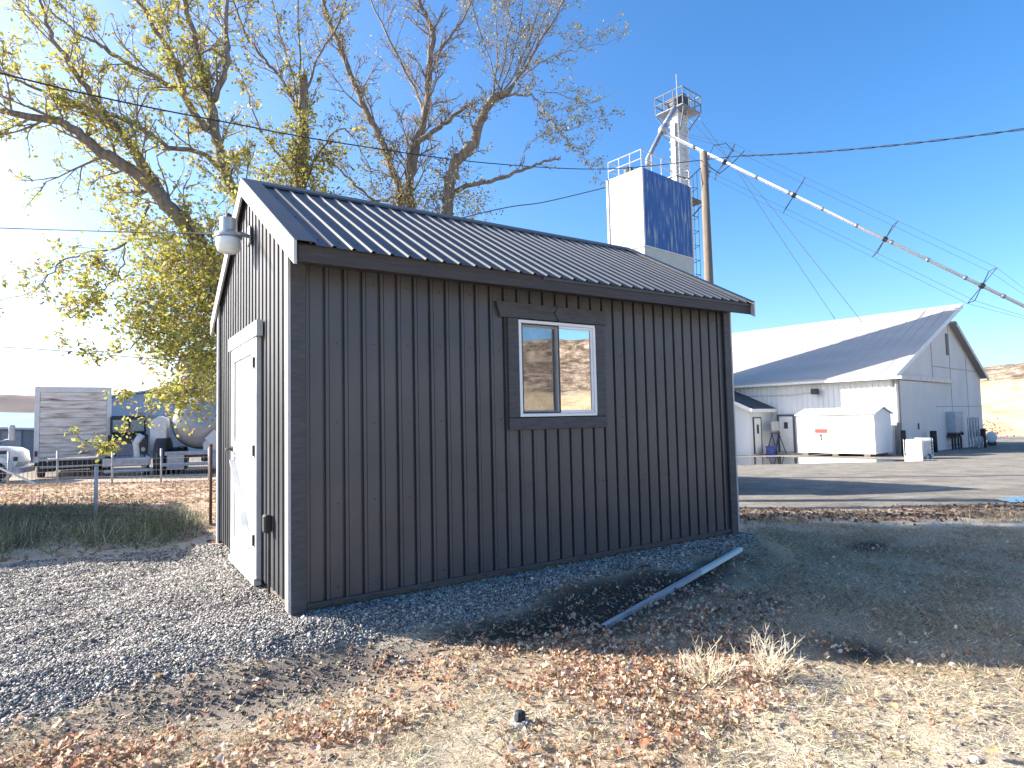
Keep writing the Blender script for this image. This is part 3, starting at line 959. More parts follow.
# dark weeds along the wire fence
WE = poly_w([(-260, 575), (0, 562), (90, 550), (150, 546), (196, 536), (190, 516), (140, 509), (60, 510), (0, 512), (-260, 520)])
X, Y, Z = cand(60000, -15, -2.5, 5.0, 12)
mk = pmask(WE, X, Y, .3)
dn = sstep(-.3, .15, vnoise(X, Y, .5, 81))
x, y, z = pick(mk * (.25 + .75 * dn) * .95, (X, Y, Z)); n = len(x)
hh = rng.uniform(.10, .30, n) * (.7 + .9 * vnoise(x, y, .9, 82) + .35)
blades('weeds', x, y, z, np.clip(hh * 1.25, .08, .65), rng.uniform(.004, .013, n), np.full(n, 1.25), tones(n, [(.18, .20, .10), (.25, .26, .13), (.12, .14, .07), (.38, .36, .23), (.28, .25, .15), (.55, .49, .35)], .25), 'weed piece')
# broad-leaved weeds among the blades
X, Y, Z = cand(60000, -15, -2.5, 5.0, 12)
mk = pmask(WE, X, Y, .3) * sstep(.0, .22, vnoise(X, Y, .7, 91) + .3 * vnoise(X, Y, .25, 92))
x, y, z = pick(mk * .9, (X, Y, Z)); n = len(x)
s_ = rng.uniform(.02, .05, n)
o = scatter('broad_weeds', np.array([(0, 0, 0), (.45, .3, .1), (1, 0, -.08), (.45, -.3, .1)], float), np.array([(0, 1, 2), (0, 2, 3)]), np.stack([x, y, z + rng.uniform(.03, .42, n) * rng.uniform(.4, 1, n)], -1), rand_rot(n, 1.6), np.stack([s_, s_ * .8, s_], -1), MATS['weed piece'], tones(n, [(.16, .17, .09), (.22, .22, .12), (.12, .13, .07), (.30, .28, .18)]))
tag(o, kind='stuff')
# leaf litter beyond the fence and along the weeds
X, Y, Z = cand(90000, -16, -2, 6.2, 20)
mk = pmask(WE, X, Y, .3)
wl = np.where(Y > 8.5, .30, .10) * (.3 + .7 * sstep(-.2, .2, vnoise(X, Y, .8, 85)))
gr, *_ = masks(X, Y)
x, y, z = pick(np.clip(wl - gr, 0, 1), (X, Y, Z)); n = len(x)
s_ = rng.uniform(.025, .06, n)
o = scatter('leaf_litter', lv, lfc, np.stack([x, y, z + .01], -1), rand_rot(n, .9), np.stack([s_, s_, s_], -1), MATS['leaf piece'], tones(n, [(.50, .36, .26), (.44, .30, .20), (.36, .22, .14), (.52, .44, .26)]))
tag(o, kind='stuff')

# pale dead shrubs


def dead_shrub(px, py, label, n, h, seed):
    rd = random.Random(seed)
    x, y = on_ground(px, py)
    t = thing('dry_shrub', label, 'dead shrub', (x, y, gz(x, y) - .01), 0, 'bleached dead shrubs at the edge of the shade')
    mb = MB()

    def twig(p, d, L, r, lv_):
        pts = [p]; q = p.copy(); dd = d.copy()
        k = 4
        for i in range(k):
            dd = (dd + Vector((rd.gauss(0, .16), rd.gauss(0, .16), rd.gauss(.06, .12)))).normalized()
            q = q + dd * L / k; pts.append(q.copy())
        mb.tube(pts, [r * (1 - .55 * i / k) for i in range(k + 1)], 4)
        if lv_ > 0:
            for i in range(rd.randint(2, 4)):
                j = rd.randint(1, k)
                nd = (dd + Vector((rd.gauss(0, .55), rd.gauss(0, .55), rd.gauss(.1, .4)))).normalized()
                twig(pts[j], nd, L * rd.uniform(.4, .65), r * .62, lv_ - 1)
    for i in range(n):
        a = rd.uniform(0, 6.28); sp = rd.uniform(.3, 1.7)
        twig(Vector((rd.gauss(0, .03), rd.gauss(0, .03), 0)), Vector((math.cos(a) * sp, math.sin(a) * sp * .7, .8)).normalized(), h * rd.uniform(.6, 1), .0028, 2)
    mb.build('twigs', pm('bleached dead twigs', (.74, .66, .50), (.58, .50, .36), 8, rough=.9), t)
dead_shrub(712, 682, 'taller bleached dead shrub with upright twigs at the shade edge', 30, .20, 3)
dead_shrub(768, 680, 'wider spreading bleached dead shrub right of the upright one', 28, .20, 5)

# rocks and small things lying in the grass


def rock(px, py, s, label, col='pale rock', c1=(.55, .52, .47), c2=(.42, .39, .35)):
    x, y = on_ground(px, py)
    rd = random.Random(int(px))
    mb = MB()
    vs = [tuple(np.array(v_) * s * rd.uniform(.75, 1.1) * np.array((1.2, .9, .7))) for v_ in ico]
    mb.add(vs, [tuple(f) for f in icof])
    o = mb.build('rock', pm(col, c1, c2, 20, rough=.95, bump=.4), None, False, (x, y, gz(x, y) + s * .3))
    sub = o.modifiers.new('s', 'SUBSURF'); sub.levels = sub.render_levels = 2
    tag(o, label, 'rock', 'loose rocks in the dry grass')
rock(975, 758, .030, 'largest pale rock lying low in the right-hand dry grass')
rock(904, 735, .020, 'small pale stone left of the largest pale rock')
rock(953, 672, .028, 'pale stone at the edge of the shade on the right')
rock(403, 661, .035, 'grey stone on bare dirt in front of the black shed', 'grey rock', (.36, .34, .32), (.26, .25, .24))
x, y = on_ground(519, 722)
sp = thing('sprinkler_head', 'small black and silver sprinkler head poking out of dry leaves', 'sprinkler', (x, y, gz(x, y)))
MB().lathe([(.042, -.03), (.046, .0), (.046, .012), (.040, .018), (.0, .018)], (0, 0, .0), n=18).build('collar', M_galvp, sp, True)
MB().lathe([(.030, .018), (.030, .045), (.024, .056), (.0, .058)], (.004, 0, 0), n=14).build('cap', M_black, sp, True)
MB().box(-.026, -.002, -.030, -.012, .02, .062, bev=.004).build('nozzle', M_galv, sp)

# metal trim strip left lying beside the gravel
a = on_ground(604, 626); b = on_ground(741, 552)
A = Vector((*a, gz(*a) + .035)); Bq = Vector((*b, gz(*b) + .05))
Dv = Bq - A
st_ = thing('metal_trim', 'long blue-grey metal trim strip lying on dirt beside the shed', 'metal strip', A)
lt = Dv.length; dn_ = Dv.normalized()
m_st = pm('blue grey coated strip', (.46, .47, .50), (.40, .41, .44), 4, rough=.4)
m_st2 = pm('pale mint film on strip', (.72, .82, .78), (.66, .76, .73), 4, rough=.35)


def angle_strip(mb, p, q, w_):
    d = (q - p).normalized(); s = d.cross(Vector((0, 0, 1))).normalized()
    mb.bar(p, q, w_, .006)
    o2 = s * (w_ / 2 - .003) + Vector((0, 0, -.0205))
    mb.bar(p + o2, q + o2, .005, .034)
    return mb
angle_strip(MB(), Vector((0, 0, 0)), dn_ * (lt * .62), .040).build('strip', m_st, st_)
angle_strip(MB(), dn_ * (lt * .62 + .001), dn_ * lt, .040).build('filmed_end', m_st2, st_)

# ================================================================== trees
M_bark = pm('grey brown bark', (.25, .21, .175), (.13, .105, .085), 5, rough=.95, stretch=(3, 3, .6), bump=.5, bscale=14)
M_twig = pm('grey twig bark', (.27, .225, .20), (.18, .145, .125), 3, rough=.95)
lt_v = np.array([(0, 0, 0), (.45, .32, .10), (1.0, 0, -.08), (.45, -.32, .10), (.45, 0, 0), (.75, .26, .0), (.75, -.26, .0)], float)
lt_f = np.array([(0, 4, 1), (1, 4, 5), (5, 4, 2), (0, 3, 4), (3, 6, 4), (6, 2, 4)])


class Tree:
    def __init__(self, name, label, loc, seed, leaf=1.0):
        self.t = thing(name, label, 'tree', loc, 0, 'large half-bare trees behind the shed')
        self.o = Vector(loc); self.rd = random.Random(seed)
        self.tr = MB(); self.br = MB(); self.L = []; self.leaf = leaf

    def limb(self, pts, r0, r1, L1=1.0, step=.42, trunk=True, leaves=1., up=.25):
        P = [p - self.o for p in pts]
        # smooth the polyline
        Q = []
        for i in range(len(P) - 1):
            p0 = P[max(i - 1, 0)]; p1 = P[i]; p2 = P[i + 1]; p3 = P[min(i + 2, len(P) - 1)]
            for k in range(5):
                t = k / 5
                Q.append(.5 * ((2 * p1) + (p2 - p0) * t + (2 * p0 - 5 * p1 + 4 * p2 - p3) * t * t + (3 * p1 - p0 - 3 * p2 + p3) * t ** 3))
        Q.append(P[-1]); n = len(Q)
        rd = self.rd
        Q = [q + Vector((rd.gauss(0, .018), rd.gauss(0, .018), rd.gauss(0, .018))) if 0 < i < n - 1 else q for i, q in enumerate(Q)]
        rad = [.75 * (r0 + (r1 - r0) * i / (n - 1)) for i in range(n)]
        (self.tr if trunk else self.br).tube(Q, rad, 9 if r0 > .06 else 6)
        step *= .52; r0 *= .86; acc = rd.random() * step
        for i in range(n - 1):
            d = Q[i + 1] - Q[i]; acc += d.length
            f = i / (n - 1)
            while acc > step and f > .12:
                acc -= step * rd.uniform(.7, 1.3)
                dd = self.side(d.normalized(), rd.uniform(.5, 1.1), up)
                self.branch(Q[i], dd, L1 * rd.uniform(.5, 1.15) * (1.15 - .4 * f), min(rad[i] * .4, .024), 2, leaves)
            if f <= .12:
                acc = 0
        dd = (Q[-1] - Q[-2]).normalized()
        if r1 < .04:
            self.branch(Q[-1], dd, L1 * .8, r1, 2, leaves)

    def side(self, d, ang, up):
        rd = self.rd
        a = Vector((rd.gauss(0, 1), rd.gauss(0, 1), rd.gauss(0, 1)))
        s = (a - d * a.dot(d)).normalized()
        return (d * math.cos(ang) + s * math.sin(ang) + Vector((0, 0, up))).normalized()

    def branch(self, p, d, L, r, lv_, leaves, droop=0.):
        rd = self.rd
        k = 5 if lv_ > 0 else 3
        pts = [p]; q = p.copy(); dd = d.copy()
        for i in range(k):
            dd = (dd + Vector((rd.gauss(0, .13), rd.gauss(0, .13), rd.gauss(.03 - droop, .10)))).normalized()
            q = q + dd * (L / k); pts.append(q.copy())
        r = max(r, .0032)
        self.br.tube(pts, [r * (1 - .65 * i / k) for i in range(k + 1)], 5 if lv_ == 2 else (4 if lv_ == 1 else 3), caps=False)
        if lv_ > 0:
            nc = rd.randint(4, 6) if lv_ == 2 else rd.randint(2, 4)
            for i in range(nc):
                j = rd.randint(1, k)
                self.branch(pts[j], self.side(dd, rd.uniform(.4, .95), .12 - droop), L * rd.uniform(.35, .6), r * .55, lv_ - 1, leaves, droop)
        if lv_ <= 1:
            nl = leaves * (3.6 if lv_ == 0 else 1.7) * self.leaf
            nl = int(nl) + (rd.random() < nl % 1)
            for i in range(nl):
                j = rd.randint(1, k)
                self.L.append((pts[j] + Vector((rd.gauss(0, .035), rd.gauss(0, .035), rd.gauss(0, .035)))))

    def clump(self, c, rad, n):
        rd = self.rd
        c = c - self.o
        for i in range(int(n * 2.7)):
            v = Vector((rd.gauss(0, 1), rd.gauss(0, 1), rd.gauss(0, 1)))
            self.L.append(c + v * (rad * .5))
        for i in range(max(2, n // 16)):
            v = Vector((rd.gauss(0, 1), rd.gauss(0, 1), rd.gauss(0, .8)))
            self.branch(c + v * rad * .2, Vector((rd.gauss(0, 1), rd.gauss(0, 1), rd.gauss(-.2, .6))).normalized(), rad * 1.4, .007, 1, .6)

    def done(self, cols, size=(.05, .10)):
        self.tr.build('trunk', M_bark, self.t, True)
        self.br.build('branches', M_twig, self.t, True)
        P = np.array([tuple(p) for p in self.L]); n = len(P)
        s_ = rng.uniform(*size, n)
        cl = tones(n, cols, .2)
        o = scatter('crown', lt_v, lt_f, P, rand_rot(n, 2.6), np.stack([s_, s_ * rng.uniform(.7, 1.1, n), s_ * rng.uniform(.5, 1.8, n)], -1), MATS['leaf piece'], cl, self.t)
        return self.t


def pl(pts, Y0, Y1=None):
    Y1 = Y0 if Y1 is None else Y1
    n = len(pts) - 1
    return [at(px, py, Y0 + (Y1 - Y0) * i / n) for i, (px, py) in enumerate(pts)]

YEL = [(.64, .58, .11), (.50, .51, .10), (.74, .66, .18), (.40, .43, .09), (.64, .50, .17), (.30, .33, .07)]
bx, by = -5.2, 12.0
T1 = Tree('tree', 'leaning tree with yellow-green foliage left of the shed gable', (bx, by, gz(bx, by) - .1), 11)
base = Vector((bx, by, gz(bx, by) - .1))
T1.limb([base] + pl([(243, 380), (228, 310), (203, 250), (182, 222), (162, 200), (135, 173), (101, 152), (70, 128), (34, 117), (-20, 108)], 12, 10.2), .27, .06, 1.2, .38, leaves=1.6)
T1.limb(pl([(172, 212), (142, 162), (115, 125), (91, 95), (68, 61), (51, 34), (38, -15)], 11.6, 10.5), .12, .025, 1.1, .40, leaves=1.0)
T1.limb([base + Vector((.1, .1, .2))] + pl([(262, 360), (252, 260), (237, 200), (220, 159), (213, 112), (203, 74), (190, 25), (178, -30)], 12.3, 12.2), .22, .05, 1.0, .42, leaves=1.3)
T1.limb(pl([(214, 100), (227, 61), (226, 25), (228, -25)], 12.2, 12.6), .09, .04, .9, .45, leaves=.6)
T1.limb(pl([(208, 130), (190, 105), (169, 51), (149, 20), (130, -20)], 12.2, 11.6), .10, .04, 1.0, .40, leaves=1.2)
T1.limb(pl([(203, 122), (179, 91), (146, 74), (118, 58), (96, 43), (74, 30), (50, 10)], 12.2, 11.2), .075, .022, 1.0, .42, leaves=1.0)
T1.limb(pl([(222, 172), (200, 152), (169, 146), (129, 122), (98, 112), (68, 105), (34, 88), (3, 73), (-30, 52)], 12.2, 10.4), .07, .02, .9, .42, leaves=.9)
T1.limb(pl([(150, 205), (125, 245), (90, 252), (62, 262), (40, 285), (20, 296)], 11.4, 10.4), .035, .008, .7, .4, False, .9, up=-.1)
T1.limb(pl([(125, 248), (118, 275), (100, 290), (82, 300)], 11, 10.8), .02, .008, .5, .35, False, 1.2, up=-.1)
T1.limb(pl([(160, 300), (135, 345), (110, 352), (80, 352)], 11.2, 10.7), .02, .006, .45, .4, False, .8, up=-.15)
T1.limb(pl([(190, 375), (150, 415), (128, 430), (108, 445), (84, 441)], 11, 10.4), .016, .005, .28, .3, False, .3, up=-.1)
rd = random.Random(5)
# the heavy yellow-green mass along the trunk
CL = [(205, 250, 26), (190, 262, 28), (172, 262, 22), (150, 268, 18), (205, 285, 30), (180, 290, 30), (155, 300, 24), (132, 318, 17), (140, 290, 16), (200, 315, 30), (178, 325, 30), (155, 335, 22), (205, 345, 26), (190, 358, 22), (168, 348, 17), (210, 370, 24), (195, 392, 24), (178, 398, 16), (215, 268, 22), (214, 300, 24), (216, 330, 22), (128, 225, 16), (140, 240, 18), (165, 236, 18), (120, 195, 18), (100, 262, 9), (88, 280, 10), (72, 300, 8), (95, 300, 8), (125, 395, 8), (158, 395, 9), (106, 447, 8)]
for (px, py, s) in CL:
    Yc = rd.uniform(10.6, 12.3) if s > 12 else rd.uniform(10.4, 11.2)
    T1.clump(at(px, py, Yc), s * 1.15 / 625 * Yc, int(s * s * .32) + 8)
for (px, py, s) in [(60, 120, 20), (95, 140, 20), (120, 150, 18), (40, 40, 16), (30, 20, 16), (70, 60, 14), (130, 180, 20), (180, 75, 16), (165, 55, 14), (150, 20, 14), (195, 100, 16), (180, 90, 12), (200, 150, 18), (230, 170, 22), (215, 205, 20), (245, 205, 18), (230, 235, 18), (20, 70, 14), (15, 45, 12)]:
    Yc = rd.uniform(10.8, 12.4)
    T1.clump(at(px, py, Yc), s * 1.3 / 625 * Yc, int(s * s * .09) + 5)
T1.done(YEL + [(.40, .30, .18)])

bx, by = at(302, 440, 13.5).x, 13.5
base = Vector((bx, by, gz(bx, by) - .1))
T2 = Tree('tree', 'pollarded tree with a dark cut stub wrapped in yellow leaves above the shed ridge', base, 23, .8)
T2.limb([base] + pl([(301, 300), (301, 190), (303, 129), (303, 78)], 13.5), .24, .13, .8, .5, leaves=1.4)
T2.limb(pl([(302, 140), (295, 105), (278, 74), (257, 51), (240, 20), (228, -20)], 13.5, 13.0), .06, .02, 1.0, .36, leaves=.5)
T2.limb(pl([(300, 100), (300, 60), (298, 0), (297, -40)], 13.5), .035, .018, .8, .4, leaves=.3)
T2.limb(pl([(304, 95), (318, 60), (340, 20), (352, -20)], 13.5, 13.8), .04, .018, .8, .4, leaves=.3)
T2.limb(pl([(301, 110), (288, 60), (276, 20), (270, -30)], 13.5, 13.8), .035, .015, .8, .4, leaves=.3)
T2.limb(pl([(302, 200), (320, 150), (345, 130), (370, 168)], 13.5, 13.8), .04, .012, .7, .4, leaves=.7)
T2.limb(pl([(300, 180), (275, 150), (255, 120), (245, 85)], 13.5, 13.0), .04, .012, .8, .4, leaves=.9)
for (px, py, s) in [(300, 165, 22), (288, 180, 20), (312, 180, 20), (300, 145, 16), (278, 165, 14), (322, 165, 14), (303, 125, 14), (275, 190, 16), (325, 195, 14), (303, 110, 10), (340, 150, 9), (265, 175, 10)]:
    Yc = rd.uniform(13.0, 14.0)
    T2.clump(at(px, py, Yc), s * 1.2 / 625 * Yc, int(s * s * .25) + 8)
T2.done([(.46, .42, .09), (.36, .35, .08), (.28, .28, .07), (.52, .45, .12), (.18, .18, .06)])

bx, by = at(420, 440, 14.5).x, 14.5
base = Vector((bx, by, gz(bx, by) - .1))
T3 = Tree('tree', 'tall sparse tree with several pale trunks and bare twigs behind the shed roof', base, 37, .8)
T3.limb([base] + pl([(412, 300), (400, 199), (396, 179), (380, 139), (366, 110), (350, 73), (333, 33), (320, -10)], 14.5, 14.0), .17, .05, 1.0, .38, leaves=.8)
T3.limb([base + Vector((.2, .1, 0))] + pl([(418, 300), (410, 196), (413, 159), (426, 110), (429, 66), (433, 33), (420, 0), (412, -35)], 14.5), .18, .045, 1.0, .36, leaves=.45)
T3.limb(pl([(408, 200), (410, 153), (433, 133), (449, 120), (473, 103)], 14.5, 14.2), .10, .05, .8, .4, leaves=.5)
T3.limb(pl([(425, 118), (415, 90), (390, 40), (375, 10), (360, -30)], 14.5, 15), .05, .02, 1.0, .36, leaves=.3)
T3.limb(pl([(428, 85), (440, 50), (462, 20), (480, -15)], 14.5, 14.8), .05, .02, 1.0, .36, leaves=.3)
T3.limb([base + Vector((.5, .0, 0))] + pl([(440, 300), (449, 193), (456, 163), (473, 143), (483, 116), (496, 97), (509, 92)], 14.2, 13.8), .20, .11, .7, .45, leaves=.9)
for k, (tx, ty) in enumerate([(492, -20), (511, -10), (528, -25), (548, -20), (470, -10), (560, -20)]):
    T3.limb(pl([(498 + k * 3 - 6, 97), ((498 + tx) / 2 + 2, 50), (tx, ty)], 13.8, 13.6 + .2 * k), .028, .012, .7, .40, leaves=.35)
T3.limb(pl([(505, 94), (523, 72), (539, 43), (556, 15), (570, -12)], 13.8, 13.4), .05, .018, .8, .30, leaves=.45)
T3.limb(pl([(520, 78), (545, 60), (565, 52), (590, 47), (608, 43)], 13.6, 13.2), .022, .006, .5, .25, False, .4)
T3.limb(pl([(505, 95), (519, 95), (534, 98), (546, 112), (560, 132), (575, 149), (586, 160)], 13.8, 13.2), .04, .008, .6, .26, False, .5, up=-.05)
T3.limb(pl([(546, 112), (565, 130), (585, 122), (605, 116)], 13.4, 13.0), .014, .005, .4, .2, False, .45, up=0)
T3.limb(pl([(535, 90), (560, 95), (575, 100), (590, 108)], 13.6, 13.2), .014, .005, .5, .22, False, .4, up=0)
T3.limb(pl([(452, 192), (466, 186), (496, 179), (526, 169), (546, 161)], 14.2, 13.6), .085, .03, .35, .9, leaves=.1, up=-.2)
T3.limb(pl([(523, 168), (526, 150), (543, 134)], 13.7, 13.6), .02, .006, .3, .6, False, .1)
T3.limb(pl([(400, 195), (375, 200), (345, 175), (330, 160)], 14.3, 14.0), .05, .02, .6, .5, leaves=.5)
for (px, py, s) in [(440, 195, 22), (425, 200, 18), (455, 190, 18), (395, 195, 16), (470, 200, 18), (380, 185, 14), (390, 160, 10), (480, 205, 14), (460, 165, 12), (440, 175, 14), (366, 120, 9), (350, 80, 9), (372, 150, 9), (500, 100, 10), (410, 205, 14)]:
    Yc = rd.uniform(13.6, 14.6)
    T3.clump(at(px, py, Yc), s * 1.2 / 625 * Yc, int(s * s * .22) + 6)
T3.done([(.38, .35, .11), (.26, .25, .11), (.22, .20, .13), (.46, .40, .14), (.32, .27, .20)], (.045, .075))

# ================================================================== utility pole and wires
pole_p = at(717, 430, 20.0)
pz = gz(pole_p.x, pole_p.y)
top = at(703.5, 153, 20.0)
up_ = thing('utility_pole', 'weathered wooden utility pole beside the blue grain elevator', 'utility pole', (top.x, top.y, pz))
H = top.z - pz
MB().tube([(0, 0, -.3), (.01, 0, H * .5), (0, 0, H)], [.165, .145, .115], 14).build('pole', M_wood, up_, True)
MB().lathe([(.118, 0), (.120, .03), (.06, .06), (0, .06)], (0, 0, H + .001), n=14).build('cap', M_galv, up_)
hw = MB()
for k in range(3):
    hw.lathe([(.02, 0), (.045, .02), (.045, .05), (.02, .07)], (.16, -.05, H - .25 - .22 * k), n=10)
hw.bar((.13, -.05, H - .85), (.13, -.05, H - .1), .03, .02)
hw.build('insulator_rack', M_galv, up_)
lp = MB()
lp.tube([(-.12, 0, H - .5), (-.5, 0, H - .85), (-.9, .1, H - .7), (-1.1, .2, H - .75)], .018, 6)
lp.tube([(.15, 0, H - .15), (.35, 0, H + .25), (.75, 0, H + .3), (1.0, 0, H + .02)], .012, 6)
lp.tube([(.15, 0, H - .45), (.5, 0, H - .7), (.95, 0, H - .35), (1.3, -.1, H + .0)], .016, 6)
lp.build('cable_loop', M_wire, up_)


def cable(name, label, pts, r, mat=M_wire, n=5, group=None):
    Q = []
    for i in range(len(pts) - 1):
        p0 = pts[max(i - 1, 0)]; p1 = pts[i]; p2 = pts[i + 1]; p3 = pts[min(i + 2, len(pts) - 1)]
        for k in range(8):
            t = k / 8
            Q.append(.5 * ((2 * p1) + (p2 - p0) * t + (2 * p0 - 5 * p1 + 4 * p2 - p3) * t * t + (3 * p1 - p0 - 3 * p2 + p3) * t ** 3))
    Q.append(pts[-1])
    return tag(MB().tube(Q, r, n).build(name, mat, None, True), label, 'cable', group)
cable('power_line', 'black service cable sagging through the trees to the wooden pole', [at(-330, -15, 6.2), at(0, 73, 8.0), at(118, 101, 9.2), at(230, 123, 10.6), at(340, 143, 12.4), at(486, 163, 15.2), at(607, 169, 18), at(703, 160, 20)], .013)
cable('power_line', 'short dark cable rising from behind the shed ridge to the elevator', [at(250, 275, 33), at(482, 213, 38), at(545, 202, 41), at(608, 187, 45.5)], .035)
cable('power_line', 'dark cable running in from the left to the yard light', [at(-200, 222, 7), at(0, 228, 7), at(110, 231.5, 6.6), at(217, 234, 6.2), at(250, 237, 5.9)], .007)
cable('power_line', 'thin distant cable above the box trailer at the left', [at(-260, 338, 40), at(0, 347, 40), at(130, 357, 42), at(225, 364, 44)], .03, M_thin)
# twisted cable to the right
a = at(737, 156, 20); b = at(1240, 92, 13)
mb = MB(); t1_ = []; t2_ = []
for i in range(240):
    t = i / 239
    p = a.lerp(b, t) + Vector((0, 0, -.55 * 4 * t * (1 - t) * .5))
    s_ = Vector((0, math.cos(t * 60), math.sin(t * 60))) * .018
    t1_.append(p + s_); t2_.append(p - s_)
t1_ = [at(703.5, 160, 20)] + t1_
mb.tube(t1_, .013, 5); mb.tube(t2_, .013, 5)
tag(mb.build('power_line', M_wire, None, True), 'twisted black cable running right from the wooden pole', 'cable')

# ================================================================== grain elevator
EK = .885
EL_D = np.array([.752, .659, 0]); EL_W = np.array([-.659, .752, 0])
A0 = np.array(at(641.5, 167, 43.0 * EK))
ls = along(A0, EL_D, 690.3, 0, 20)
lw_ = along(A0, EL_W, 607.5, 0, 20)
gl_ = gz(A0[0], A0[1])
el = thing('grain_elevator', 'blue and white grain elevator with a tall leg and top platform', 'grain elevator', (A0[0], A0[1], gl_), math.atan2(EL_D[1], EL_D[0]))
EH = A0[2] - gl_
z_b = at(641.5, 247, 43 * EK).z - gl_ + .15
mblue = pm('peeling blue paint', (.018, .065, .22), (.03, .11, .32), 2.2, rough=.7, c3=(.28, .31, .35), stretch=(2.2, 2.2, .28), lo=.3, hi=.54, detail=12, bump=.3, bscale=6)
mwhite = pm('weathered white paint', (.60, .61, .62), (.50, .51, .52), .8, rough=.8, c3=(.34, .30, .26), stretch=(1, 1, .3), hi=.62, detail=10, bump=.2, bscale=5)
mgrey = pm('pale grey green wall', (.46, .47, .44), (.40, .41, .38), 1.5, rough=.8)
for nm, z0_, z1_, matR, matL in (('upper_wall', z_b, EH, mblue, mwhite), ('base_wall', -.5, z_b - .05, mgrey, mwhite)):
    mb = MB()
    mb.quad((0, 0, z0_), (ls, 0, z0_), (ls, 0, z1_), (0, 0, z1_), 0)
    mb.quad((ls, 0, z0_), (ls, lw_, z0_), (ls, lw_, z1_), (ls, 0, z1_), 0)
    mb.quad((ls, lw_, z0_), (0, lw_, z0_), (0, lw_, z1_), (ls, lw_, z1_), 1)
    mb.quad((0, lw_, z0_), (0, 0, z0_), (0, 0, z1_), (0, lw_, z1_), 1)
    mb.quad((0, 0, z1_), (ls, 0, z1_), (ls, lw_, z1_), (0, lw_, z1_), 1)
    mb.build(nm, [matR, matL], el)
tb = MB()
tb.box(-.06, ls + .06, -.06, lw_ + .06, z_b - .10, z_b - .02)
for x_, y_ in ((0, 0), (ls, 0), (0, lw_), (ls, lw_)):
    tb.box(x_ - .07, x_ + .07, y_ - .07, y_ + .07, z_b + .0, EH + .02)
tb.build('edge_trim', mwhite, el)


def rails(mb, x0, x1, y0, y1, z, h=1.1, r=.035, nx_=4, ny_=3):
    c = [(x0, y0), (x1, y0), (x1, y1), (x0, y1)]
    for i in range(4):
        a_, b_ = c[i], c[(i + 1) % 4]
        for k in (.5, 1):
            mb.tube([(*a_, z + h * k), (*b_, z + h * k)], r, 5)
        nn = nx_ if i % 2 == 0 else ny_
        for k in range(nn):
            t = k / nn
            mb.tube([(a_[0] + (b_[0] - a_[0]) * t, a_[1] + (b_[1] - a_[1]) * t, z), (a_[0] + (b_[0] - a_[0]) * t, a_[1] + (b_[1] - a_[1]) * t, z + h)], r, 5)
    return mb
rails(MB(), .05, ls - .05, .05, lw_ - .05, EH, 1.15, .035, 5, 3).build('roof_railing', M_galvp, el)
inv = Matrix.Rotation(-math.atan2(EL_D[1], EL_D[0]), 4, 'Z')
loc_ = lambda p: inv @ (Vector(p) - Vector((A0[0], A0[1], gl_)))
# vent on the roof edge
MB().lathe([(.35, 0), (.35, .25), (.15, .45), (0, .45)], (.35, lw_ * .45, EH), n=12).build('roof_vent', M_dark, el)
# leg
l0 = loc_(at(695.5, 183, 47.0 * EK)); l1 = loc_(at(684, 105, 47.0 * EK))
lx, lyy = l0.x, max(l0.y, .9)
lr = .56
mleg = pm('white painted leg casing', (.60, .61, .62), (.44, .45, .47), 1.2, rough=.7, c3=(.35, .28, .22), hi=.7, stretch=(1, 1, .4))
mb = MB()
mb.box(lx - lr, lx + lr * .35, lyy - lr * .6, lyy + lr * .6, EH + .01, l1.z, bev=.04)
mb.box(lx + lr * .5, lx + lr * 1.1, lyy - lr * .5, lyy + lr * .5, EH + .01, l1.z, bev=.04)
for k in range(9):
    zz = EH + .8 + k * (l1.z - EH - 1) / 9
    mb.box(lx - lr - .05, lx + lr * 1.15, lyy - lr * .6 - .05, lyy + lr * .6 + .05, zz, zz + .09)
mb.build('leg', mleg, el)
mb = MB()
mb.box(lx - lr * 1.35, lx - lr * 1.1, lyy - .15, lyy + .1, EH + .01, l1.z - 1)
mb.build('side_duct', M_galvp, el)
mb = MB(); pw = 1.1
zp = l1.z - .25
mb.box(lx - pw, lx + pw, lyy - pw, lyy + pw, zp, zp + .07)
for s in (-1, 1):
    mb.bar((lx + s * pw * .9, lyy - pw, zp - .1), (lx + s * .4, lyy - .4, zp - 1.3), .08, .08); mb.bar((lx + s * pw * .9, lyy + pw, zp - .1), (lx + s * .4, lyy + .4, zp - 1.3), .08, .08)
M_plat = pm('blue grey platform steel', (.13, .155, .21), (.20, .22, .26), 3, rough=.6)
mb.build('platform', M_plat, el)
rails(MB(), lx - pw, lx + pw, lyy - pw, lyy + pw, zp + .07, 1.15, .045, 3, 3).build('platform_railing', M_plat, el)
MB().lathe([(.25, -.55), (.62, -.52), (.62, .52), (.25, .55)], (lx + .05, lyy, zp + .72), (0, 1, 0), 20).build('head_pulley_cover', M_dark, el, True)
MB().box(lx + .7, lx + 1.1, lyy - .4, lyy + .3, zp + .1, zp + .65, bev=.05).build('drive_motor', M_dark, el)
MB().tube([(lx - pw - .35, -0, EH), (lx - pw - .35, 0, zp + 2.0)], .025, 5).build('aerial', M_galvp, el)
J0 = loc_(at(675, 108, 46 * EK)); J1 = loc_(at(663, 129, 45.0 * EK)); J2 = loc_(at(647.5, 160, 44.2 * EK)); J3 = loc_(at(648, 167, 44.2 * EK))
mb = MB(); mb.tube([J0, J1], .19, 10); mb.tube([J1, J2, J3], .16, 10)
mb.lathe([(.22, -.35), (.27, 0), (.22, .35)], J1, (J1 - J0), 12)
mb.build('roof_spout', M_galv, el, True)
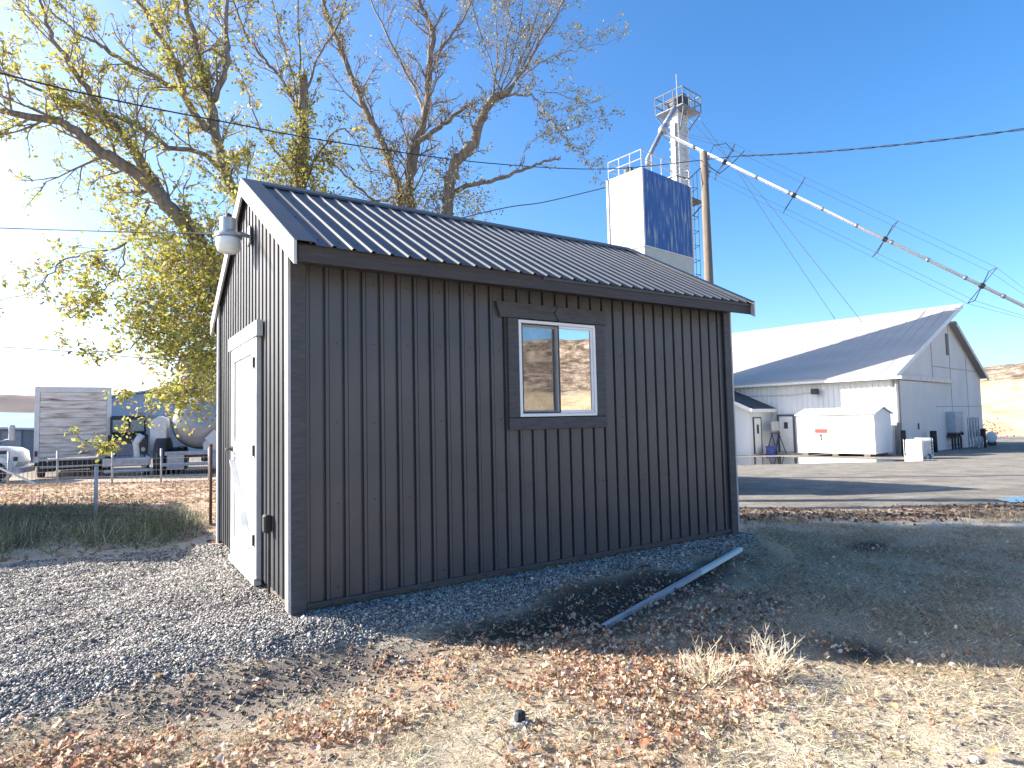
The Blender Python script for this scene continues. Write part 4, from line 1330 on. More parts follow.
# ladder with cage down the right-hand corner
mb = MB(); lx2 = ls + .25
for s in (-.25, .25):
    mb.tube([(lx2, .4 + s, 3.0), (lx2, .4 + s, zp)], .03, 5)
k = 3.2
while k < zp:
    mb.tube([(lx2, .15, k), (lx2, .65, k)], .018, 4); k += .42
mb.build('ladder', M_galvp, el)
mb = MB(); k = 5.0
while k < EH + 1:
    mb.tube([(lx2, .02, k), (lx2 + .45, -.1, k), (lx2 + .75, .4, k), (lx2 + .45, .9, k), (lx2, .78, k)], .022, 4); k += 1.0
for p in ((.45, -.1), (.75, .4), (.45, .9)):
    mb.tube([(lx2 + p[0], p[1], 4.6), (lx2 + p[0], p[1], EH + 1.2)], .018, 4)
mb.build('ladder_cage', M_dark, el)
MB().box(ls + .01, ls + 1.6, -.1, .9, EH - .8, EH - .74).bar((ls + 1.5, -.1, EH - .8), (ls + .05, -.1, EH - 2.0), .06, .06).build('landing', M_dark, el)

# long trussed spout
S0 = at(664, 133, 45.0 * EK); S1 = at(1024, 306, 35.0)
dS = (S1 - S0); S2 = S0 + dS * 1.14
spt = thing('grain_spout', 'long white trussed pipe slanting down from the elevator leg', 'grain pipe', S0)
MB().tube([(0, 0, 0), S2 - S0], .095, 12).build('pipe', M_white, spt, True)
mb = MB()
for k in range(1, 12):
    p = (S2 - S0) * (k / 12); d = dS.normalized()
    mb.tube([p - d * .09, p + d * .09], .125, 12)
mb.build('flange', M_galv, spt, True)
fr_pts = []
upv = Vector((0, 0, 1)); dd = dS.normalized()
nn_ = (upv - dd * upv.dot(dd)).normalized(); side = dd.cross(nn_)
for px, py in ((724.7, 165.4), (794, 202), (885, 244), (982, 288)):
    lo_, hi_ = 0., 1.2
    for _ in range(40):
        m_ = (lo_ + hi_) / 2
        if proj(S0 + dS * m_)[0] < px:
            lo_ = m_
        else:
            hi_ = m_
    c = dS * lo_
    mb = MB()
    tips = []
    for s in (1, -1):
        for q in (1, -1):
            tip = c + nn_ * (1.08 * s) + side * (.45 * q); tips.append(tip)
            mb.tube([c, tip], .025, 5)
        mb.tube([tips[-1], tips[-2]], .022, 5)
    mb.tube([c - dd * .12, c + dd * .12], .15, 10)
    mb.build('truss_frame', M_dark, spt)
    fr_pts.append(tips)
for k in range(4):
    seq = [Vector((0, 0, 0)) + nn_ * (.2 if k < 2 else -.2)] + [t[k] for t in fr_pts] + [(S2 - S0)]
    mb = MB(); mb.tube(seq, .008, 4)
    mb.build('truss_cable', M_thin, spt)
cable('guy_wire', 'steeper guy wire from the elevator top to the barn roof', [at(699, 118, 46), at(733, 165, 46.5), at(780, 237, 47), at(835, 319, 47.6)], .022, M_thin, 4)
cable('guy_wire', 'flatter guy wire ending nearer the barn peak', [at(690, 120, 47), at(754, 187, 46), at(805, 250, 45), at(862, 322, 44)], .02, M_thin, 4)

# ================================================================== barn
c1 = at(899, 455, 34.0)
BD = np.array([.752, .659, 0]); BW = np.array([-.659, .752, 0]); BR = math.atan2(BD[1], BD[0])
BG = c1.z
barn = thing('barn', 'large white barn with a lopsided metal roof and sliding door', 'barn', c1, BR)
BWID = along(np.array(c1), BD, 984, 2, 40); BLEN = 34.
EZ, RZ, RZ2, EZ2 = 4.42, 9.1, 8.1, 4.85
RX = along(np.array((c1.x, c1.y, 7.5)), BD, 948, 2, 40)
mbarn = pm('white barn siding', (.74, .745, .74), (.66, .665, .66), .7, rough=.6, stretch=(1, 1, .4))
mgab = pm('off-white barn sheeting', (.70, .67, .62), (.63, .60, .55), .5, rough=.7, stretch=(1, 1, .5))
mroofb = pm('galvanised barn roofing', (.44, .415, .38), (.38, .36, .33), .6, rough=.5, metal=.0, stretch=(1, .3, 1))


def ribs(mb, org, td, nd, T, z0, zt, period=.3, w_=.05, h=.03):
    org = Vector(org); td = Vector(td); nd = Vector(nd)
    t = 0.; pr = []
    while t < T:
        for dt, d in ((0, 0), (period - w_ * 2, 0), (period - w_ * 1.6, h), (period - w_ * .4, h)):
            if t + dt < T:
                pr.append((t + dt, d))
        t += period
    pr.append((T, 0))
    for (a_, da), (b_, db) in zip(pr[:-1], pr[1:]):
        P = lambda t, d, z: org + td * t + nd * d + Vector((0, 0, z))
        mb.quad(P(a_, da, z0), P(b_, db, z0), P(b_, db, zt(b_)), P(a_, da, zt(a_)))
    return mb
ribs(MB(), (0, 0, 0), (0, 1, 0), (-1, 0, 0), BLEN, -.6, lambda t: EZ).build('side_wall', mbarn, barn)
ribs(MB(), (BWID, 0, 0), (0, 1, 0), (1, 0, 0), BLEN, -.6, lambda t: EZ2).build('side_wall', mbarn, barn)
gp = [(0, 0, -.6), (BWID, 0, -.6), (BWID, 0, EZ2), (RX, 0, RZ2), (RX, 0, RZ - .1), (0, 0, EZ)]
MB().prism(gp, (0, .15, 0)).build('gable_wall', mgab, barn)
MB().prism([(x_, y_ + BLEN, z_) for x_, y_, z_ in gp], (0, .15, 0)).build('gable_wall', mgab, barn)
sm = MB()
for a_, b_ in (((RX * .62, -.012, 0), (RX * .62, -.012, 7.0)), ((RX * .97, -.012, 0), (RX * .97, -.012, 8.0)), ((BWID * .8, -.012, 0), (BWID * .8, -.012, 6.2))):
    sm.bar(a_, b_, .05, .015)
sm.bar((0.1, -.012, 2.6), (BWID - .1, -.012, 2.6), .015, .05); sm.bar((RX * .62, -.013, 5.1), (BWID - .4, -.013, 5.1), .015, .05)
sm.build('panel_seam', pm('grey seam', (.42, .41, .39), None, 4), barn)
# roof slopes: the left one runs on past the ridge and hangs out over the gable
sl1 = (RZ - EZ) / RX
ro = MB()
L0 = (-.45, EZ - .45 * sl1); L1 = (RX + .3, RZ + .3 * sl1)
q = [(L0[0], -.18, L0[1]), (L1[0], -.75, L1[1]), (L1[0], BLEN + .6, L1[1]), (L0[0], BLEN + .6, L0[1])]
ro.add([*q, *[(a_, b_, c_ + .12) for a_, b_, c_ in q]], [(0, 1, 2, 3), (4, 5, 6, 7), (0, 1, 5, 4), (1, 2, 6, 5), (2, 3, 7, 6), (3, 0, 4, 7)])
k = 0
while k * .6 < BLEN + 1:
    yy_ = .0 + k * .6
    ro.bar((L0[0] + .02, yy_, L0[1] + .091), (L1[0] - .02, yy_ - .0, L1[1] + .091), .04, .07); k += 1
ro.build('roof', mroofb, barn)
sl2 = (RZ2 - EZ2) / (BWID - RX)
q = [(RX + .02, -.4, RZ2 - .02 * sl2), (BWID + .5, -.4, EZ2 - .5 * sl2), (BWID + .5, BLEN + .4, EZ2 - .5 * sl2), (RX + .02, BLEN + .4, RZ2 - .02 * sl2)]
MB().add([*q, *[(a_, b_, c_ + .12) for a_, b_, c_ in q]], [(0, 1, 2, 3), (4, 5, 6, 7), (0, 1, 5, 4), (1, 2, 6, 5), (2, 3, 7, 6), (3, 0, 4, 7)]).build('roof', mroofb, barn)
vg = MB()
vg.bar((L0[0], -.20, L0[1] - .03), (L1[0], -.77, L1[1] - .03), .05, .25); vg.build('verge_board', M_white, barn)
MB().bar((RX + .05, -.42, RZ2 - .06), (BWID + .5, -.42, EZ2 - .5 * sl2 - .06), .05, .25).build('verge_board', M_galvp, barn)
MB().bar((-.47, -.5, EZ - .24), (-.47, BLEN, EZ - .24), .10, .14).build('gutter', M_white, barn)
MB().tube([(-.1, -.12, EZ - .3), (-.1, -.12, .0)], .11, 8).build('corner_post', pm('grey corner post', (.30, .29, .28), None, 3), barn)
# sliding door and its track
dw = RX * .60
MB().box(.35, dw, -.13, -.03, -.1, 4.05, bev=.01).build('sliding_door', pm('off-white sliding door', (.69, .66, .60), (.64, .61, .555), .8, rough=.7), barn)
MB().box(.15, RX * .95, -.2, -.02, 4.1, 4.35).build('door_track', M_galvp, barn)
MB().box(dw * .45, dw * .45 + .22, -.16, -.131, 1.3, 1.65).build('door_latch', M_dark, barn)
lv_ = MB(); lv_.box(RX - .95, RX - .45, -.05, -.002, 5.95, 7.35)
for k in range(9):
    lv_.box(RX - .92, RX - .48, -.08, -.051, 6.02 + k * .15, 6.08 + k * .15)
lv_.build('louver', pm('grey louver', (.22, .21, .2), None, 4), barn)
# things on the long wall, placed by their distance along it


def wy(px, z):
    return along(np.array((c1.x, c1.y, z)), BW, px, 0, 33)
y_a, y_b = wy(794, 0), wy(780.5, 0)
d2 = MB().box(-.10, -.045, y_a, y_b, .05, 2.2, bev=.01).build('man_door', M_white, barn)
frame_ = MB()
frame_.box(-.12, -.04, y_a - .12, y_a - .01, .0, 2.32); frame_.box(-.12, -.04, y_b + .01, y_b + .12, .0, 2.32); frame_.box(-.12, -.04, y_a - .0095, y_b + .0095, 2.21, 2.32)
frame_.build('door_frame', pm('dark door frame', (.10, .11, .13), None, 3), d2)
MB().box(-.115, -.101, y_a + .3, y_b - .3, 1.45, 1.85).build('door_window', M_dark, d2)
yv = wy(817, 2.2)
fl = MB(); fl.box(-.38, -.14, yv - .2, yv + .2, EZ - .95, EZ - .62, bev=.03); fl.bar((-.2, yv, EZ - .75), (-.03, yv, EZ - .75), .1, .1)
fl.build('floodlight', M_dark, barn)
yb_ = wy(836, 1)
MB().bar((-.05, yb_ - 1.2, 2.7), (-.05, yb_ + .6, 1.8), .08, .08).build('brace', M_white, barn)
MB().tube([(-.06, wy(818, 2), EZ - .8), (-.06, wy(790, 2), EZ - .95), (-.06, wy(740, 2), EZ - .85)], .02, 5).build('conduit', M_galv, barn)
# lean-to with a dark roof
ya0 = wy(771.5, 0)
an = thing('annex', 'small white annex with a dark roof on the barn side', 'annex', c1, BR)
ax = -along(np.array(Vector(c1)) + BW * ya0, -BD, 750.5, 0, 10)
ah = 2.75; aw = 5.2; ar = ah + 1.15
mb = MB()
mb.prism([(ax, ya0, -.4), (ax, ya0 + aw, -.4), (ax, ya0 + aw, ah), (ax, ya0 + aw / 2, ar), (ax, ya0, ah)], (-ax - .05, 0, 0))
mb.build('wall', mbarn, an)
for s in (0, 1):
    yo = ya0 - .4 if s == 0 else ya0 + aw + .4
    zo = ah - .4 * 1.15 / (aw / 2)
    q = [(ax - .35, yo, zo + .05), (-.06, yo, zo + .05), (-.06, ya0 + aw / 2, ar + .06), (ax - .35, ya0 + aw / 2, ar + .06)]
    MB().add([*q, *[(a_, b_, c_ + .1) for a_, b_, c_ in q]], [(0, 1, 2, 3), (4, 5, 6, 7), (0, 1, 5, 4), (1, 2, 6, 5), (2, 3, 7, 6), (3, 0, 4, 7)]).build('roof', pm('dark shingle roof', (.05, .052, .06), (.08, .082, .09), 2, rough=.9), an)
    MB().bar((ax - .37, yo, zo + .02), (ax - .37, ya0 + aw / 2, ar + .04), .05, .2).build('verge_board', M_white, an)
MB().bar((ax - .35, ya0 - .42, ah - .16), (-.1, ya0 - .42, ah - .16), .06, .2).build('gutter', M_white, an)
P0 = np.array(c1) + BW * ya0
xa = -along(P0 + BD * ax, BD, 754, 0, 5) ; x_l = ax + along(P0 + BD * ax, BD, 754, 0, 5); x_r = ax + along(P0 + BD * ax, BD, 761.8, 0, 5)
dA = MB().box(x_l + .08, x_r - .08, ya0 - .06, ya0 - .012, .02, 2.12, bev=.01).build('door', M_white, an)
ff = MB(); ff.box(x_l, x_l + .075, ya0 - .075, ya0 - .01, 0, 2.2); ff.box(x_r - .075, x_r, ya0 - .075, ya0 - .01, 0, 2.2); ff.box(x_l + .0755, x_r - .0755, ya0 - .075, ya0 - .01, 2.125, 2.2)
ff.build('door_frame', MATS['dark door frame'], dA)
MB().box((x_l + x_r) / 2 - .12, (x_l + x_r) / 2 + .12, ya0 - .075, ya0 - .061, 1.2, 1.75).build('door_notice', M_dark, dA)
MB().box(ax - .14, ax - .01, ya0 + 1.2, ya0 + 1.75, 1.0, 1.75, bev=.02).build('meter_box', M_galv, an)
MB().tube([(ax - .04, ya0 + 1.5, 1.0), (ax - .04, ya0 + .9, -.1)], .025, 5).build('meter_conduit', M_dark, an)

# stepladder-like frame, blue crate and barrels between the doors


def yard_pt(px, py):
    x_, y_ = on_ground(px, py)
    return Vector((x_, y_, gz(x_, y_)))


def barn_pt(x_, y_):
    p = Vector(c1) + Vector(BD) * x_ + Vector(BW) * y_
    return p
p = barn_pt(-.9, ya0 - .7); g0 = gz(p.x, p.y)
sl_ = thing('step_frame', 'grey metal step frame with a top shelf between the white doors', 'step ladder', (p.x, p.y, g0), BR)
mb = MB()
for s in (-.45, .45):
    mb.bar((s * 1.25, -.35, 0), (s, 0, 1.25), .06, .05); mb.bar((s * 1.25, .35, 0), (s, 0, 1.25), .06, .05)
mb.box(-.5, .5, -.06, .06, 1.25, 1.33)
mb.build('frame', pm('dark blue steel', (.05, .06, .10), None, 4), sl_)
for s in (-.42, .42):
    MB().bar((s, 0, 1.33), (s, 0, 2.0), .05, .05).build('upright', M_galv, sl_)
MB().box(-.45, .45, -.04, .02, 1.45, 2.0).build('back_panel', M_galvp, sl_)
p = barn_pt(-1.6, ya0 - .75); g0 = gz(p.x, p.y)
cr = thing('crate', 'small blue crate on the ground beside the annex door', 'crate', (p.x, p.y, g0), BR)
MB().box(-.28, .28, -.2, .2, 0.02, .5, bev=.02).build('body', pm('blue plastic', (.03, .07, .32), None, 4, rough=.5), cr)
MB().box(-.30, .30, -.22, .22, .46, .53, bev=.01).build('rim', pm('blue plastic', (.03, .07, .32)), cr)
p = yard_pt(794, 449.5); br_ = thing('barrel', 'cream plastic barrel beside the white storage shed', 'barrel', (p.x - .3, p.y + 1.0, gz(p.x, p.y + 1)))
MB().lathe([(.33, 0), (.38, .05), (.38, .35), (.36, .38), (.38, .41), (.38, .75), (.36, .78), (.38, .81), (.38, .98), (.32, 1.05), (0, 1.05)], (0, 0, 0), n=18).build('body', pm('cream plastic', (.62, .58, .47), None, 4, rough=.5), br_, True)
MB().lathe([(.07, 1.05), (.07, 1.10), (0, 1.10)], (.15, 0, 0), n=10).build('bung', M_dark, br_)
tag(MB().box(-.45, .45, -.4, .4, 0, .95, bev=.02).box(-.5, .5, -.45, .45, .95, 1.02, bev=.01).build('wooden_box', M_wood, None, False, (p.x - 1.2, p.y + 1.9, gz(p.x, p.y + 2))), 'grey wooden box behind the cream barrel', 'box')

# white storage shed with its red warning sign
W0 = yard_pt(876, 457); W0.z = gz(W0.x, W0.y)
ws_ = thing('storage_shed', 'low white storage shed with a red and white notice', 'storage shed', W0, BR)
wl_ = along(np.array(W0), BW, 798.5, 0, 20); ww_ = along(np.array(W0), BD, 893, 0, 10)
wh = at(876, 414, W0.y).z - W0.z
mst = pm('white painted ply', (.82, .81, .78), (.76, .75, .72), 1, rough=.6)
MB().prism([(0, 0, .14), (ww_, 0, .14), (ww_, 0, wh), (ww_ / 2, 0, wh + .32), (0, 0, wh)], (0, wl_, 0)).build('wall', mst, ws_)
for s in (0, 1):
    xo = -.08 if s == 0 else ww_ + .08
    q = [(xo, -.1, wh - .01), (ww_ / 2, -.1, wh + .335), (ww_ / 2, wl_ + .1, wh + .335), (xo, wl_ + .1, wh - .01)]
    MB().add([*q, *[(a_, b_, c_ + .05) for a_, b_, c_ in q]], [(0, 1, 2, 3), (4, 5, 6, 7), (0, 1, 5, 4), (1, 2, 6, 5), (2, 3, 7, 6), (3, 0, 4, 7)]).build('roof', M_galvp, ws_)
for k in range(3):
    yk = .25 + k * (wl_ - .8) / 2
    MB().box(-.02, ww_ + .02, yk, yk + .3, 0, .135).build('skid', M_wood, ws_)
ys = along(np.array(W0), BW, 829, 0, 20); ye = along(np.array(W0), BW, 816, 0, 20); zs = at(822, 441, W0.y + 2).z - W0.z; zt_ = at(822, 428.5, W0.y + 2).z - W0.z
sg = MB().box(-.03, -.005, ys, ye, zs, zt_).build('notice', M_white, ws_)
MB().box(-.036, -.0305, ys + .02, ye - .02, zt_ - .24, zt_ - .02).build('red_band', pm('red sign paint', (.55, .07, .06), None, 4, rough=.5), sg)
yc_ = (ys + ye) / 2
MB().prism([(-.0305, yc_ - .06, zs + .04), (-.0305, yc_ + .05, zs + .04), (-.0305, yc_ + .03, zs + .2), (-.0305, yc_ + .10, zs + .3), (-.0305, yc_ + .05, zs + .38), (-.0305, yc_ - .06, zs + .36), (-.0305, yc_ - .02, zs + .2)], (-.005, 0, 0)).build('pictogram', M_dark, sg)

# bulk totes


def tote(label, px, py, rz, solid, lift=0., sc=1.0, back=0.):
    p = yard_pt(px, py)
    d = Vector((p.x, p.y, 0)).normalized() * back
    p = p + d; p.z = gz(p.x, p.y) + lift
    t = thing('bulk_tote', label, 'bulk container', p, rz, 'square bulk liquid totes at the barn door')
    w2, d2_ = .58 * sc, .5 * sc
    pal = MB()
    for x_ in (-w2, -.07, w2 - .14):
        pal.box(x_, x_ + .14, -d2_, d2_, 0, .12)
    pal.box(-w2, w2, -d2_, d2_, .12, .16)
    pal.build('pallet', M_white if solid else M_dark, t)
    MB().box(-w2 + .03, w2 - .03, -d2_ + .03, d2_ - .03, .165, 1.12 * sc, bev=.05).lathe([(.11, 0), (.11, .05), (0, .05)], (0, 0, 1.12 * sc), n=12).build('tank', pm('white plastic tank', (.78, .78, .75), None, 3, rough=.45) if solid else pm('translucent plastic tank', (.50, .55, .60), (.42, .47, .54), 3, rough=.4), t)
    cg = MB()
    for k in range(7):
        x_ = -w2 + .01 + k * (2 * w2 - .02) / 6
        cg.tube([(x_, -d2_, .16), (x_, -d2_, 1.13 * sc)], .012, 5)
        y_ = -d2_ + k * (2 * d2_) / 6
        cg.tube([(w2, y_, .16), (w2, y_, 1.13 * sc)], .012, 5); cg.tube([(-w2, y_, .16), (-w2, y_, 1.13 * sc)], .012, 5)
    for k in range(6):
        z_ = .2 + k * .92 * sc / 5
        cg.tube([(-w2, -d2_ - .01, z_), (w2, -d2_ - .01, z_), (w2 + .01, d2_, z_)], .012, 5)
    cg.build('cage', M_white if solid else M_galvp, t)
    MB().tube([(0, -d2_ - .02, .2), (0, -d2_ - .09, .2), (0, -d2_ - .12, .14)], .04, 8).build('valve', M_dark, t)
tote('bright white bulk tote on a pallet in the sun by the puddle', 919, 458.5, .5, True, 0., .82)
sp_ = yard_pt(949, 449)
stn = thing('steel_stand', 'black steel stand under the caged tote at the barn', 'stand', (sp_.x, sp_.y, gz(sp_.x, sp_.y)), BR)
mb = MB()
for x_ in (-.95, -.35, .35, .95):
    for y_ in (-.45, .45):
        mb.bar((x_, y_, 0), (x_, y_, .72), .09, .09)
for y_ in (-.45, .45):
    mb.bar((-1.0, y_, .76), (1.0, y_, .76), .1, .08); mb.bar((-.95, y_, .3), (.95, y_, .3), .05, .05)
for x_ in (-.95, 0, .95):
    mb.bar((x_, -.45, .84), (x_, .45, .84), .08, .08)
mb.build('frame', M_black, stn)
tote('caged grey-blue tote raised on the black stand', 949, 449, BR, False, .885, 1.35)


def bollard(px, py, h, r, label):
    p = yard_pt(px, py); p.z = gz(p.x, p.y)
    MBx = MB().lathe([(r, -.1), (r, h - .03), (r * .8, h), (0, h)], (0, 0, 0), n=12)
    o_ = MBx.build('bollard', M_black, None, True, p); tag(o_, label, 'bollard', 'black posts guarding the barn door')
bollard(904.5, 455.5, 1.3, .12, 'shorter black post just left of the white tote')
bollard(934.5, 452.5, 1.25, .17, 'thick black post between the two bulk totes')
bollard(984, 447.5, 1.25, .15, 'black post at the far right corner of the barn')
# rack of bent tubes
rp = yard_pt(974, 448)
rk = thing('tube_rack', 'galvanised rack of looped tubes beside the caged tote', 'rack', (rp.x, rp.y, gz(rp.x, rp.y)), BR)
mb = MB()
for k in range(4):
    x_ = -1.1 + k * .72
    mb.tube([(x_, 0, 0), (x_, 0, 1.85), (x_ + .1, 0, 2.0), (x_ + .34, 0, 2.0), (x_ + .44, 0, 1.85), (x_ + .44, 0, .7)], .035, 6)
mb.tube([(-1.2, 0, .5), (1.5, 0, .5)], .03, 6); mb.tube([(-1.2, 0, 1.2), (1.5, 0, 1.2)], .025, 6); mb.tube([(-1.2, .5, .02), (1.5, .5, .02)], .03, 6)
mb.build('loops', M_galvp, rk, True)
for k in range(2):
    w_ = MB(); c_ = Vector((-.5 + k * .95, -.35, .38)); pts = [c_ + Vector((.34 * math.cos(a_), 0, .34 * math.sin(a_))) for a_ in np.linspace(0, 2 * math.pi, 21)]
    w_.tube(pts, .035, 6)
    for j in range(4):
        a_ = j * math.pi / 4
        w_.tube([c_ + Vector((.33 * math.cos(a_), 0, .33 * math.sin(a_))), c_ - Vector((.33 * math.cos(a_), 0, .33 * math.sin(a_)))], .01, 4)
    w_.build('wheel', M_galvp, rk, True)
p = yard_pt(992, 445.5)
tk = thing('fuel_tank', 'small white tank on legs at the barn corner by the hill', 'tank', (p.x, p.y, gz(p.x, p.y)), .9); tk.scale = (.62, .62, .75)
MB().lathe([(.3, -.75), (.52, -.68), (.52, .68), (.3, .75)], (0, 0, .8), (1, 0, 0), 18).build('tank', M_white, tk, True)
mb = MB()
for x_ in (-.5, .5):
    mb.box(x_ - .06, x_ + .06, -.4, .4, 0, .4)
mb.tube([(.75, 0, 1.1), (1.1, 0, .6), (1.3, 0, .1)], .03, 6)
mb.build('cradle', M_dark, tk)

# red shrubs at the foot of the hill
rb = yard_pt(1018, 441)
bz = rng.normal(0, 1, (700, 3)) * np.array([1.6, .8, .5]) + np.array([0, 0, .75]); bz[:, 2] = np.clip(bz[:, 2], .05, 2)
sh = thing('red_shrub', 'low rust-red shrub at the foot of the golden hill', 'shrub', (rb.x, rb.y + 6, gz(rb.x, rb.y + 6)))
s_ = rng.uniform(.12, .22, 700)
scatter('foliage', lt_v, lt_f, bz, rand_rot(700, 2.5), np.stack([s_, s_, s_], -1), MATS['leaf piece'], tones(700, [(.42, .12, .07), (.36, .16, .09), (.30, .09, .06)]), sh)
mb = MB()
for k in range(9):
    mb.tube([(random.gauss(0, .3), random.gauss(0, .2), 0), (random.gauss(0, 1.2), random.gauss(0, .6), 1.0)], .03, 5)
mb.build('stems', M_twig, sh)

# puddles
mp = bpy.data.materials.new('still puddle water'); mp.use_nodes = True
b_ = mp.node_tree.nodes['Principled BSDF']; b_.inputs['Base Color'].default_value = (.045, .042, .038, 1); b_.inputs['Roughness'].default_value = .02; b_.inputs['Specular IOR Level'].default_value = .8; b_.inputs['IOR'].default_value = 1.45


def puddle(pts, z, seed, label='puddle'):
    P = []
    for px, py in pts:
        d = ray(px, py); k = (z - EYE) / d[2]
        P.append((EYEP + d * k)[:2])
    rd_ = random.Random(seed); out = []
    n = len(P)
    for i in range(n):
        a_ = np.array(P[i]); b2 = np.array(P[(i + 1) % n])
        for k in range(6):
            q_ = a_ + (b2 - a_) * k / 6; ctr = np.mean(P, 0)
            out.append(tuple(ctr + (q_ - ctr) * (1 + rd_.uniform(-.07, .07))) + (z,))
    o_ = MB().add(out, [tuple(range(len(out)))]).build('puddle', mp)
    tag(o_, kind='structure')
puddle([(700, 457.5), (770, 456.5), (840, 458), (900, 459.5), (945, 460), (935, 464), (880, 466.2), (800, 466.5), (735, 466), (690, 464)], -.938, 3)
q_ = on_ground(1012, 499)
puddle([(995, 499), (1015, 496.5), (1050, 497), (1050, 502), (1010, 502)], float(base_h(q_[0], q_[1])) + .035, 4)

# ================================================================== the lot on the left
VF = math.atan2(-.58, .815)   # yaw of a thing whose back faces the viewer


def wheel(mb_t, mb_r, c_, ax_, r=.5, w_=.28):
    mb_t.lathe([(r * .62, -w_ / 2), (r * .93, -w_ / 2), (r, -w_ * .35), (r, w_ * .35), (r * .93, w_ / 2), (r * .62, w_ / 2)], c_, ax_, 20)
    mb_r.lathe([(r * .15, -w_ * .42), (r * .61, -w_ * .36), (r * .61, w_ * .36), (r * .15, w_ * .42)], c_, ax_, 16)

M_tr_side = pm('white trailer side', (.74, .74, .73), (.66, .66, .65), 1.5, rough=.55)
mdoor = pm('grimy white roll door', (.86, .80, .73), (.62, .54, .46), 2.2, rough=.8, stretch=(.5, .5, 4), c3=(.20, .12, .07), hi=.58, lo=.42, detail=10)
YT = 23.0; TK = YT / 26
bc = at(73, 470, YT); g0 = gz(bc.x, bc.y)
tl = thing('box_trailer', 'white box trailer with a grimy planked rear door', 'trailer', (bc.x, bc.y, g0), math.atan2(-.574, .819) + math.pi / 2 - math.pi / 2 + R(0))
tl.rotation_euler = (0, 0, R(35.0))
tl.scale = (TK, TK, TK)
zt_ = (at(73, 387.5, YT).z - g0) / TK; zb_ = (at(73, 460, YT).z - g0) / TK
hw_ = 1.3
MB().box(-hw_, hw_, .06, 8.5, zb_, zt_, bev=.02).build('box', M_tr_side, tl)
fr_ = MB()
fr_.box(-hw_ - .01, -hw_ + .16, -.02, .058, zb_ - .05, zt_ + .02); fr_.box(hw_ - .16, hw_ + .01, -.02, .058, zb_ - .05, zt_ + .02); fr_.box(-hw_ + .161, hw_ - .161, -.02, .058, zt_ - .2, zt_ + .02)
fr_.build('rear_frame', M_white, tl)
dm = MB(); nb_ = 8
for k in range(nb_):
    a_ = zb_ + (zt_ - .2 - zb_) * k / nb_; b2 = zb_ + (zt_ - .2 - zb_) * (k + 1) / nb_
    dm.box(-hw_ + .165, hw_ - .165, .0, .055, a_ + .008, b2 - .008, bev=.008)
dm.build('roll_door', mdoor, tl)
MB().box(-hw_ + .02, hw_ - .02, -.01, .4, zb_ - .22, zb_ - .055, bev=.02).build('sill', M_dark, tl)
bu = MB(); bu.box(-hw_ + .2, hw_ - .2, .0, .12, .42, .56); bu.box(-.8, -.7, .02, .12, .561, zb_ - .221); bu.box(.7, .8, .02, .12, .561, zb_ - .221)
bu.build('bumper', M_galv, tl)
for s in (-1, 1):
    wt = MB(); wr = MB()
    wheel(wt, wr, (s * (hw_ - .2), 1.4, .5), (1, 0, 0)); wo = wt.build('wheel', M_black, tl, True); wr.build('rim', M_galvp, wo, True)
    MB().box(s * (hw_ - .45) - .25, s * (hw_ - .45) + .25, .7, .72, .25, zb_ - .23).build('mud_flap', M_black, tl)
    MB().box(s * (hw_ - .07) - .05, s * (hw_ - .07) + .05, -.035, -.021, zb_ + .2, zb_ + .42).build('tail_light', pm('dark red lamp lens', (.18, .02, .02), None, 4, rough=.3), tl)
MB().box(-hw_ + .25, hw_ - .25, .3, 8.2, zb_ - .4, zb_ - .221).build('chassis', M_dark, tl)

# white semi tractor cropped by the left edge; its nose points right
cb = at(17, 480, 21.5); g0 = gz(cb.x, cb.y)
tk_ = thing('semi_truck', 'white semi truck nose with a grey mirror at the left edge', 'truck', (cb.x, cb.y, g0), R(20)); tk_.scale = (.70, .70, .70)
MB().prism([(-1.5, 0, .75), (-.12, 0, .72), (0, 0, .95), (-.08, 0, 1.45), (-.35, 0, 1.62), (-1.5, 0, 1.75)], (0, 1.7, 0)).build('hood', M_white, tk_)
MB().prism([(-3.2, -.15, .8), (-1.5, -.15, .8), (-1.45, -.15, 1.7), (-1.75, -.15, 2.35), (-1.9, -.15, 2.95), (-3.2, -.15, 3.1)], (0, 2.1, 0)).build('cab', pm('pale mint white cab', (.72, .78, .77), None, 3, rough=.4), tk_)
MB().box(-.35, .16, -.12, 1.9, .38, .70, bev=.05).build('bumper', M_galvp, tk_)
MB().lathe([(.62, -.02), (.68, 0), (.68, .34), (.62, .36)], (-.85, -.18, .62), (0, 1, 0), 20).build('fender', M_white, tk_, True)
wt = MB(); wr = MB(); wheel(wt, wr, (-.85, -.2, .5), (0, 1, 0), .5, .3); wo = wt.build('wheel', M_black, tk_, True); wr.build('rim', M_galvp, wo, True)
MB().box(-.18, .02, -.03, -.001, .98, 1.2, bev=.01).build('headlight', M_dark, tk_)
mm = MB(); mm.box(-.15, .10, -.75, -.62, 2.0, 2.75, bev=.04); mm.tube([(-1.55, -.1, 2.6), (-.05, -.66, 2.7)], .025, 6); mm.tube([(-1.5, -.1, 1.8), (-.05, -.66, 2.1)], .025, 6); mm.tube([(-1.5, -.12, 2.6), (-1.5, -.12, 1.8)], .025, 6)
mm.build('mirror', M_galvp, tk_)
MB().box(-1.48, -.45, -.02, -.003, 1.35, 1.52).build('hood_vent', M_dark, tk_)

